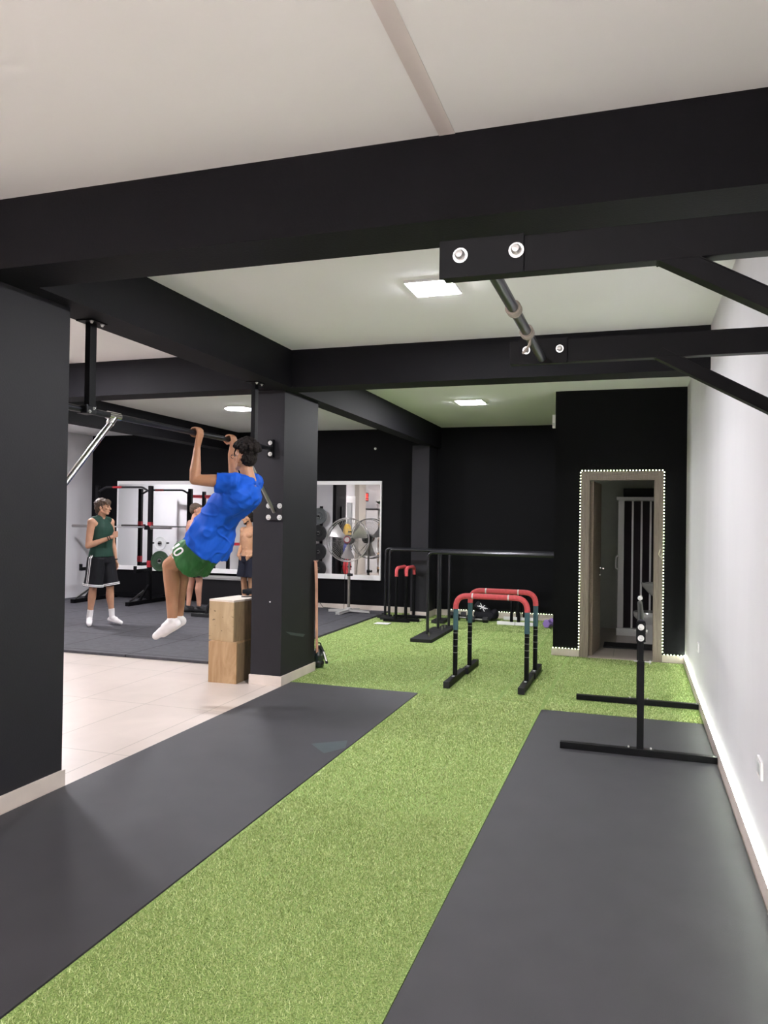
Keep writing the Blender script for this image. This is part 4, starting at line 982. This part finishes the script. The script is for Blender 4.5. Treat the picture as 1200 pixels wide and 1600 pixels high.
def relaxed_hand(wr, d, palm, thumbside, k=1.0, curl=.35):
    """hand hanging from wrist along d; palm normal; thumb to thumbside"""
    d, n, t = nv(d), nv(palm), nv(thumbside); fs = []
    pc = wr + d * .05 * k
    fs.append(lambda g: g.loft([(wr, t, .026 * k, n, .020 * k), (wr + d * .03 * k, t, .036 * k, n, .017 * k), (wr + d * .075 * k, t, .043 * k, n, .015 * k), (wr + d * .095 * k, t, .040 * k, n, .012 * k)], 20, 2.6))
    for i, (off, L) in enumerate(((.031, .068), (.011, .078), (-.010, .072), (-.030, .056))):
        b = wr + d * .085 * k + t * off * k; p = [b]; a = 0
        for seg in (.45, .32, .25):
            a += curl * 1.1; p.append(p[-1] + (d * cos(a) + n * sin(a)) * L * seg * k)
        fs.append(finger(p, .0092 if i < 3 else .008, k))
    b = wr + d * .028 * k + t * .024 * k
    fs.append(finger([b, b + (t * .8 + d * .6 + n * .3) * .036 * k, b + (t * .7 + d * 1.25 + n * .55) * .052 * k, b + (t * .55 + d * 1.7 + n * .9) * .056 * k], .0115, k))
    return fs
def fist(wr, d, palm, thumbside, k=1.0):
    d, n, t = nv(d), nv(palm), nv(thumbside); fs = []
    fs.append(lambda g: g.loft([(wr, t, .026 * k, n, .021 * k), (wr + d * .03 * k, t, .038 * k, n, .022 * k), (wr + d * .08 * k, t, .042 * k, n, .022 * k), (wr + d * .092 * k, t, .038 * k, n, .016 * k)], 20, 2.6))
    for off in (.031, .010, -.011, -.031):
        b = wr + d * .086 * k + t * off * k + n * -.006 * k
        fs.append(finger([b, b + d * .018 * k + n * .026 * k, b + d * -.012 * k + n * .045 * k, b + d * -.032 * k + n * .028 * k], .0105, k))
    b = wr + d * .03 * k + t * .03 * k
    fs.append(finger([b, b + d * .03 * k + t * .014 * k + n * .02 * k, b + d * .052 * k - t * .006 * k + n * .048 * k, b + d * .05 * k - t * .03 * k + n * .052 * k], .0115, k))
    return fs
def grip_hand(c, bar, out, wr, s, k=1.0, R=.021):
    """overhand grip; bar = bar axis, out = side of the bar where the palm is, s = +1: thumb toward +bar"""
    b, o, z = nv(bar), nv(out), V((0, 0, 1)); fs = []
    pc = c + o * (R + .020) + z * .004
    fs.append(lambda g: g.loft([(wr, b, .027 * k, o, .021 * k), (wr.lerp(pc, .45), b, .034 * k, o, .019 * k), (pc - z * .01, b, .044 * k, o, .017 * k), (pc + z * .028 - o * .008, b, .042 * k, o, .014 * k)], 20, 2.6))
    for i, off in enumerate((.033, .011, -.011, -.032)):
        q = c + b * (off * s) ; rr = R + .0125
        f = [q + o * (rr + .006) + z * .020, q + o * (rr * .55) + z * (rr + .006), q - o * (rr * .45) + z * (rr + .002), q - o * (rr + .002) + z * .004, q - o * (rr * .8) - z * .016, q - o * .012 - z * (rr - .002)]
        fs.append(finger(f if i else f[:5], .0098 if i < 3 else .0085, k))
    q = c + b * (.040 * s); rr = R + .014
    fs.append(finger([pc - z * .025 + b * .03 * s, q + o * (rr * .8) - z * (rr * .7), q - o * .004 - z * (rr + .002), q - o * (rr * .9) - z * .012], .0112, k))
    return fs
def stand(x, y, z0, ang, Ht, feet=None, hyaw=0.0, hpitch=0.0):
    """standing rig; ang = facing angle (0 = +X)"""
    k = Ht / 1.78; f = V((cos(ang), sin(ang), 0)); l = V((-sin(ang), cos(ang), 0)); z = V((0, 0, 1)); B = V((x, y, z0))
    J = dict(pelvis=B + z * .93 * k, up=nv(z - f * .02), left=l, fwd=f, Lt=.575 * k, neck=B + z * 1.515 * k - f * .01)
    ha = ang + hyaw; hf = V((cos(ha) * cos(hpitch), sin(ha) * cos(hpitch), sin(hpitch))); hl = V((-sin(ha), cos(ha), 0))
    J.update(hf=hf, hu=hf.cross(hl), head=B + z * 1.672 * k + f * .02 * k)
    for s, nm in ((1, 'l'), (-1, 'r')):
        J['sh' + nm] = B + z * 1.452 * k + l * s * .182 * k - f * .01
        J['el' + nm] = B + z * 1.15 * k + l * s * .235 * k - f * .03
        J['wr' + nm] = B + z * .90 * k + l * s * .235 * k + f * .04
        J['hp' + nm] = B + z * .92 * k + l * s * .092 * k
        fx = feet[nm] if feet else (l * s * .11 * k, f)
        J['an' + nm] = B + fx[0] + z * .085 * k
        J['toe' + nm] = J['an' + nm] + nv(fx[1]) * .165 * k - z * .060 * k
        J['kn' + nm] = (J['hp' + nm] + J['an' + nm]) / 2 + z * .01 + nv(fx[1]) * .025 * k
        J['kf' + nm] = nv(fx[1])
    return J, k, f, l, z, B
def hairmesh(J, pts, loc, vox=.006, amp=.006, fr=60):
    g = G()
    for (f, l, u, a, b, c) in pts: g.ell(J['H'](f, l, u), a * J['k'], b * J['k'], c * J['k'], J['ax'], 14)
    return g.grow('hair', vox, 1, loc, lambda p: amp * noise.noise(p * fr))
def shorts(J, k, loc, waist=.20, frac=.72, r0=.105, r1=.135, vox=.008, low=None, amp=.006):
    g = G(); P, A, L, F, Lt = J['pelvis'], J['up'], J['left'], J['fwd'], J['Lt']
    ar = J.get('arch', 0.0)
    rg = [(P + A * (s * Lt) + F * (f + ar * max(0.0, sin(pi * min(1.0, max(0.0, (s + .1) / .95))))), L, a * k, F, b * k) for (s, a, b, f) in ((-.16, .13, .10, 0), (-.08, .17, .128, 0), (.02, .186, .134, -.004), (.12, .178, .128, 0), (waist, .164, .116, 0))]
    g.loft(rg, 30, 2.4)
    for s, nm in ((1, 'l'), (-1, 'r')):
        hp, kn = J['hp' + nm], J['kn' + nm]; d = nv(kn - hp); X = nv(L - d * L.dot(d)); Y = d.cross(X); off = low if low else V((0, 0, 0))
        e = hp.lerp(kn, frac)
        g.loft([(hp - d * .03, X, r0 * k, Y, r0 * k * 1.1), (hp.lerp(e, .35) + off * .35, X, (r0 * .6 + r1 * .4) * k * .96, Y, (r0 * .5 + r1 * .5) * k), (hp.lerp(e, .75) + off * .8, X, r1 * k * .93, Y, r1 * k), (e + off, X, r1 * k, Y, r1 * k * 1.05)], 28, 2.2)
    def disp(p):
        q = V((p.x * 16, p.y * 16, p.z * 6)); return amp * noise.noise(q) + amp * .5 * noise.noise(q * 2.3)
    return g.grow('shorts', vox, 3, loc, disp)
def onto(me_obj_mesh, loc, polys, origin, dirv, X, Y, off=.003, thick=.0):
    """lay flat polygons (list of 2D points around origin in X,Y) on a mesh surface along dirv; subdivided by caller"""
    bm = bmesh.new(); bm.from_mesh(me_obj_mesh); bv = BVHTree.FromBMesh(bm); g = G(); lo = V(loc)
    for poly in polys:
        vs = []
        for (a, b) in poly:
            p = V(origin) + X * a + Y * b - lo - dirv * .4
            h = bv.ray_cast(p, dirv)
            vs.append((h[0] if h[0] else p + dirv * .4) + lo - dirv * off)
        g.add(vs, [tuple(range(len(vs)))]); g.add([v for v in vs], [tuple(range(len(vs)))[::-1]])
    bm.free(); return g
def ringpolys(cx, cy, rx, ry, wd, a0=0, a1=2 * pi, n=20, e=2.6):
    out = []
    def pt(t, r):
        c, s = cos(t), sin(t); q = (rx - r, ry - r)
        return (cx + math.copysign(abs(c) ** (2 / e), c) * q[0], cy + math.copysign(abs(s) ** (2 / e), s) * q[1])
    for i in range(n):
        t0, t1 = a0 + (a1 - a0) * i / n, a0 + (a1 - a0) * (i + 1) / n
        out.append([pt(t0, 0), pt(t1, 0), pt(t1, wd), pt(t0, wd)])
    return out
def barpolys(x0, x1, y0, y1, n=8):
    v = abs(y1 - y0) > abs(x1 - x0); out = []
    for i in range(n):
        s, t = i / n, (i + 1) / n
        if v: a, b = y0 + (y1 - y0) * s, y0 + (y1 - y0) * t; out.append([(x0, a), (x1, a), (x1, b), (x0, b)])
        else: a, b = x0 + (x1 - x0) * s, x0 + (x1 - x0) * t; out.append([(a, y0), (b, y0), (b, y1), (a, y1)])
    return out
def sock(J, nm, k, loc, ank=.05, vox=.006, r=.0):
    an, toe, kn = J['an' + nm], J['toe' + nm], J['kn' + nm]; d = nv(an - kn); foot = nv(toe - an); e = .008
    g = G(); hl_ = an - foot * .045 * k + d * .045 * k
    g.limb([hl_, an.lerp(toe, .45) + d * .012, toe], [.036 * k + r, .040 * k + r, .029 * k + r]); g.limb([an, an.lerp(toe, .4)], [.037 * k + r, .039 * k + r])
    g.tube([an - d * ank, an], [.040 * k + r, .038 * k + r], 20)
    return g.grow('sock', vox, 3, loc, lambda p: .0025 * noise.noise(p * 30))

# the man on the pull-up bar
def pullup_man():
    loc = (-3.35, 5.57, .56); k = 1.02
    P = V((-3.325, 5.575, 1.415)); N = V((-2.985, 5.575, 1.895)); A = nv(N - P); L = V((0, -1, 0)); F = nv(L.cross(A))
    LS = nv(V((-.03, -1, 0)))
    J = dict(pelvis=P, up=A, left=L, fwd=F, Lt=(N - P).length, neck=N + V((-.005, 0, .015)), sline=LS, arch=.045, legk=1.2)
    J['head'] = V((-3.028, 5.572, 2.095)); J['hf'] = nv(V((-.93, .36, .12))); hl = nv(V((0, 0, 1)).cross(J['hf'])); J['hu'] = J['hf'].cross(hl)
    S = {'l': (V((-3.055, 5.385, 1.885)), V((-3.305, 5.265, 1.895)), V((-3.315, 5.31, 2.150))), 'r': (V((-3.05, 5.765, 1.89)), V((-3.315, 5.925, 1.90)), V((-3.318, 5.85, 2.148)))}
    for nm, s in (('l', 1), ('r', -1)):
        J['sh' + nm], J['el' + nm], J['wr' + nm] = S[nm]
        J['hp' + nm] = P + L * (.095 * s) - A * .02
    J['knl'], J['knr'] = V((-3.672, 5.50, 1.195)), V((-3.685, 5.655, 1.19))
    J['anl'], J['anr'] = V((-3.640, 5.50, .735)), V((-3.672, 5.635, .735))
    J['toel'], J['toer'] = V((-3.785, 5.485, .605)), V((-3.81, 5.62, .605))
    J['kfl'] = J['kfr'] = V((-1, 0, 0))
    hands = grip_hand(V((BX, 5.31, BZ)), (0, 1, 0), (1, 0, 0), J['wrl'], 1, k) + grip_hand(V((BX, 5.85, BZ)), (0, 1, 0), (1, 0, 0), J['wrr'], -1, k)
    o = person('person in a blue jersey and green shorts doing a pull-up on the long bar', J, SKIN1, k, hands, loc, .0055, False)
    # jersey
    g = G(); rings = []
    for (s, a, b, f) in ((-.17, .228, .176, .002), (-.06, .226, .174, .004), (.10, .214, .160, .006), (.28, .190, .132, .002), (.48, .182, .126, -.002), (.64, .196, .140, -.008), (.78, .202, .142, -.012), (.88, .192, .122, -.014), (.955, .135, .092, -.014), (1.0, .078, .074, -.010)):
        f += .045 * max(0.0, sin(pi * min(1.0, max(0.0, (s + .1) / .95))))
        rings.append((P + A * s * J['Lt'] + F * f, L, a * k, F, b * k))
    g.loft(rings, 36, 2.4)
    for nm, s in (('l', 1), ('r', -1)):
        sh, el = S[nm][0], S[nm][1]; e = sh.lerp(el, .40); d = nv(e - sh); X = nv(V((0, 0, 1)) - d * d.z); Y = d.cross(X)
        g.limb([P + A * (.80 * J['Lt']) + L * s * .10, sh], [.095 * k, .074 * k])
        g.limb([J['neck'] - A * .03, sh + A * .012], [.066 * k, .062 * k])
        g.loft([(sh - d * .05, X, .070 * k, Y, .070 * k), (sh + d * .03 - X * .002, X, .074 * k, Y, .068 * k), (e - X * .006, X, .079 * k, Y, .070 * k)], 26, 2.0)
    def fold(p):
        q = p - P; s = q.dot(A) / J['Lt']; lat = q.dot(L); fr = q.dot(F)
        a = noise.noise(V((lat * 9 + fr * 4 + s * 3, fr * 9, s * 2.4))) * .018
        b = math.sin((lat * 30 + s * 9 + 3 * noise.noise(q * 5))) * .0055 * max(0, min(1, 1.1 - s))
        c = noise.noise(V((lat * 20 + s * 8, fr * 20, s * 6))) * .007
        ridge = max(0.0, 1 - 3.2 * abs(noise.noise(V((lat * 7 - s * 4, fr * 7 + s * 2, s * 3.5 + lat * 3)))))
        return a + b + c + ridge * ridge * .011 * max(0, min(1, 1.3 - s))
    part('jersey', g.grow('jersey', .006, 3, OFF[o.name], fold), BLUE, o, 'bright blue short-sleeved jersey')
    # shorts: legs of their own so the hems hang
    sm = shorts(J, k, OFF[o.name],   .15, .62, .104, .150, .007, V((.03, 0, -.035)), .014)
    sp = part('shorts', sm, GREEN, o, 'green sports shorts')
    # number on the left leg, near the hem
    view = nv(V((-3.6, 5.4, 1.3)) - V((0, 0, 1.6))); c = V((-3.545, 5.40, 1.335))
    dn = nv(J['knl'] - J['hpl']); Yv = nv(-dn - view * (-dn).dot(view)); Xv = nv(Yv.cross(view)) * -1
    Xv = nv(view.cross(Yv))
    pol = ringpolys(.022, 0, .026, .042, .013, n=24) + barpolys(-.032, -.018, -.042, .042, 10) + barpolys(-.045, .045, -.066, -.058, 12)
    part('shorts_number', onto(sm, OFF[o.name], pol, c, view, Xv, Yv, .003), WHITE, sp, 'white number 10 over a white line')
    for nm in 'lr': part('sock', sock(J, nm, k, OFF[o.name], .03, .006, .003), SOCK, o)
    # curly hair: short sides, thick top
    rr = random.Random(3); pts = [(-.022, 0, .045, .092, .078, .078), (-.045, 0, .0, .062, .072, .075)]
    for i in range(150):
        th = rr.uniform(0, 2 * pi); ph = rr.uniform(.05, 1.35)
        f_, l_, u_ = cos(th) * sin(ph), sin(th) * sin(ph), cos(ph)
        if f_ > .75 and u_ < .45: continue
        r_ = rr.uniform(.015, .025); pts.append((-.014 + f_ * .116, l_ * .090, .040 + u_ * .106, r_, r_, r_))
    part('hair', hairmesh(J, pts, OFF[o.name], .005, .005, 90), HAIRD, o)
    H = J['H']; gl = G()
    for s in (1, -1):
        gl.tube([H(.108, .033 * s + .024 * cos(2 * pi * q / 16), -.004 + .019 * sin(2 * pi * q / 16)) for q in range(16)], .0022, 6, closed=True)
        gl.tube([H(.106, .057 * s, .002), H(.06, .078 * s, .004), H(-.005, .083 * s, .006)], .0024, 6)
    gl.tube([H(.109, .010, 0), H(.112, 0, .004), H(.109, -.010, 0)], .002, 6)
    part('glasses', gl, BLKR, o)
pullup_man()

# the man in the tank top
def tank_man():
    ang = radians(-4); B = (-7.31, 9.22); z0 = .039
    k0 = 1.80 / 1.78
    fr = {'l': (V((.10, .14, 0)), V((1, -.12, 0))), 'r': (V((-.10, -.10, 0)), V((.62, -.78, 0)))}
    J, k, f, l, z, Bv = stand(B[0], B[1], z0, ang, 1.80, fr, radians(20))
    # right arm bent, fist at the chest; left arm hanging
    J['elr'] = Bv + z * 1.12 * k - l * .235 * k - f * .02; J['wrr'] = Bv + z * 1.245 * k + f * .205 * k - l * .03 * k
    J['ell'] = Bv + z * 1.15 * k + l * .235 * k - f * .01; J['wrl'] = Bv + z * .90 * k + l * .24 * k + f * .05
    d = nv(J['wrr'] - J['elr'])
    hands = fist(J['wrr'], nv(d + z * .15), nv(-f), z, k) + relaxed_hand(J['wrl'], nv(-z + f * .12), -l, f, k, .3)
    loc = (B[0], B[1], z0)
    o = person('person standing in a dark green tank top and black shorts, fist held at the chest', J, SKIN2, k, hands, loc, .006, False)
    g = G(); P, A = J['pelvis'], J['up']; Lt = J['Lt']
    g.loft([(P + A * s * Lt + f * q, l, a * k, f, b * k) for (s, a, b, q) in ((.06, .186, .136, 0), (.16, .180, .132, .0), (.28, .164, .120, .004), (.42, .166, .120, .006), (.58, .182, .130, .006), (.72, .186, .134, .002), (.80, .176, .128, -.002), (.88, .155, .108, -.008), (.945, .128, .092, -.012), (.985, .100, .078, -.012))], 34, 2.4)
    for s_, nm in ((1, 'l'), (-1, 'r')): g.limb([P + A * (.98 * Lt) + l * s_ * .045, J['sh' + nm].lerp(J['neck'], .22) + z * .012], [.062, .055]); g.limb([P + A * (.74 * Lt) + l * s_ * .115, J['sh' + nm].lerp(J['neck'], .25)], [.075, .055])
    part('tank_top', g.grow('tank_top', .006, 3, OFF[o.name], lambda p: .007 * noise.noise(V((p.x * 12, p.y * 12, p.z * 6)))), DKGREEN, o, 'dark green sleeveless top')
    sm = shorts(J, k, OFF[o.name], .13, .93, .116, .126, .007)
    sp = part('shorts', sm, BLKCLOTH, o, 'black basketball shorts')
    # white hem bands and side stripes
    for nm, s in (('l', 1), ('r', -1)):
        hp, kn = J['hp' + nm], J['kn' + nm]; dd = nv(kn - hp); X = nv(l - dd * l.dot(dd)); Y = dd.cross(X); e = hp.lerp(kn, .93)
        for q in (-.034, -.014):
            gb = G(); c = e + dd * q; N = 40; vs = []
            for (r_, h) in ((.1295, -.006), (.1325, -.006), (.1325, .006), (.1295, .006)):
                for i in range(N):
                    t = 2 * pi * i / N; ee = 2.2
                    vs.append(c + dd * h + X * math.copysign(abs(cos(t)) ** (2 / ee), cos(t)) * r_ * k + Y * math.copysign(abs(sin(t)) ** (2 / ee), sin(t)) * r_ * k * 1.05)
            gb.add(vs, [(a * N + i, a * N + (i + 1) % N, ((a + 1) % 4) * N + (i + 1) % N, ((a + 1) % 4) * N + i) for a in range(4) for i in range(N)], True)
            part('hem_stripe', gb, WHITE, sp, 'white hem band')
        for q in (-.014, .014):
            top = P + A * (.12 * Lt); bot = e
            mid = (top + bot) / 2 + l * s * .1; Yv = nv(top - bot); Xv = f
            hgt = (top - bot).length / 2
            part('side_stripe', onto(sm, OFF[o.name], barpolys(q - .006, q + .006, -hgt * .93, hgt * .95, 26), mid, -l * s, Xv, Yv, .003), WHITE, sp, 'white side stripe')
    for nm in 'lr': part('sock', sock(J, nm, k, OFF[o.name], .135, .006, .002), SOCK, o)
    pts = [(-.024, 0, .042, .102, .092, .088), (-.06, 0, -.01, .060, .076, .078), (.035, 0, .070, .070, .080, .044), (.07, .0, .062, .04, .066, .034), (-.02, .05, .02, .06, .036, .06), (-.02, -.05, .02, .06, .036, .06), (.076, .02, .052, .026, .04, .026), (.072, -.03, .05, .026, .035, .026), (-.075, 0, -.06, .03, .055, .045)]
    part('hair', hairmesh(J, pts, OFF[o.name], .005, .008, 45), HAIRB, o, 'brown bowl-cut hair')
    w0 = J['wrr']; ax = nv(J['wrr'] - J['elr'])
    for q in (.02, .05): part('wristband', G().lathe(w0 - ax * q, ax, [(.033 * k, -.006), (.035 * k, 0), (.033 * k, .006)], 20), BLKR, o)
    part('wristband', G().lathe(J['wrl'] + z * .02, z, [(.031 * k, -.007), (.033 * k, 0), (.031 * k, .007)], 20), BLKR, o)
tank_man()

# the man seen from behind
def back_man():
    ang = radians(52); B = (-6.82, 10.90); z0 = .043
    fr = {'l': (V((-.09, -.02, 0)), V((.5, .85, 0))), 'r': (V((.09, .02, 0)), V((.85, .5, 0)))}
    J, k, f, l, z, Bv = stand(B[0], B[1], z0, ang, 1.78, fr, radians(-14), -.08)
    J['ell'] = Bv + z * 1.16 * k + l * .23 * k + f * .03; J['elr'] = Bv + z * 1.16 * k - l * .23 * k + f * .03
    J['wrl'] = Bv + z * 1.05 * k + l * .10 * k + f * .24; J['wrr'] = Bv + z * 1.05 * k - l * .10 * k + f * .24
    hands = relaxed_hand(J['wrl'], nv(f * .5 - l + z * .1), -f, z, k, .4) + relaxed_hand(J['wrr'], nv(f * .5 + l + z * .1), -f, z, k, .4)
    o = person('person without a shirt in grey shorts, seen from behind, facing the mirror', J, SKIN3, k, hands, (B[0], B[1], z0), .0065)
    part('shorts', shorts(J, k, OFF[o.name], .16, .66, .112, .126, .007), GREYCLOTH, o, 'grey shorts')
    part('under_shorts', shorts(J, k, OFF[o.name], .06, .80, .100, .098, .007), BLKCLOTH, o, 'black under-shorts')
    for nm in 'lr': part('shoe', sock(J, nm, k, OFF[o.name], .03, .006, .008), BLKR, o, 'black shoe')
    pts = [(-.018, 0, .036, .096, .080, .084), (-.055, 0, .0, .055, .066, .07), (.03, 0, .064, .06, .066, .038)]
    part('hair', hairmesh(J, pts, OFF[o.name], .005, .004, 70), HAIRB, o, 'short brown hair')
back_man()

# the man half hidden by the column
def side_man():
    ang = radians(-112); B = (-6.26, 11.70); z0 = .043
    J, k, f, l, z, Bv = stand(B[0], B[1], z0, ang, 1.65, None, radians(-48))
    for s, nm in ((1, 'l'), (-1, 'r')):
        J['el' + nm] = Bv + z * 1.15 * k + l * s * .27 * k - f * .05; J['wr' + nm] = Bv + z * .985 * k + l * s * .17 * k + f * .10
    hands = relaxed_hand(J['wrl'], nv(f * .35 - l * .8 - z * .5), nv(-f), nv(f * .3 + z), k, .5) + relaxed_hand(J['wrr'], nv(f * .35 + l * .8 - z * .5), nv(-f), nv(f * .3 + z), k, .5)
    o = person('person without a shirt in navy shorts, hands at the waistband, half behind the middle column', J, SKIN4, k, hands, (B[0], B[1], z0), .006)
    part('shorts', shorts(J, k, OFF[o.name], .05, .80, .112, .132, .007), NAVY, o, 'navy shorts')
    for nm in 'lr': part('shoe', sock(J, nm, k, OFF[o.name], .03, .006, .008), BLKR, o, 'black shoe')
    pts = [(-.022, 0, .040, .096, .082, .084), (-.055, 0, .0, .055, .068, .07), (.045, .02, .07, .055, .05, .036), (.05, -.025, .075, .05, .045, .036), (.0, 0, .10, .06, .06, .03)]
    part('hair', hairmesh(J, pts, OFF[o.name], .005, .010, 55), HAIRD, o, 'wavy dark hair')
    part('beard', G().ell(J['H'](.060, 0, -.094), .030 * k, .036 * k, .022 * k, J['ax']).limb([J['H'](.0, .056, -.055), J['H'](.055, .026, -.096)], [.018 * k, .018 * k]).limb([J['H'](.0, -.056, -.055), J['H'](.055, -.026, -.096)], [.018 * k, .018 * k]), HAIRD, o, 'short dark beard')
side_man()
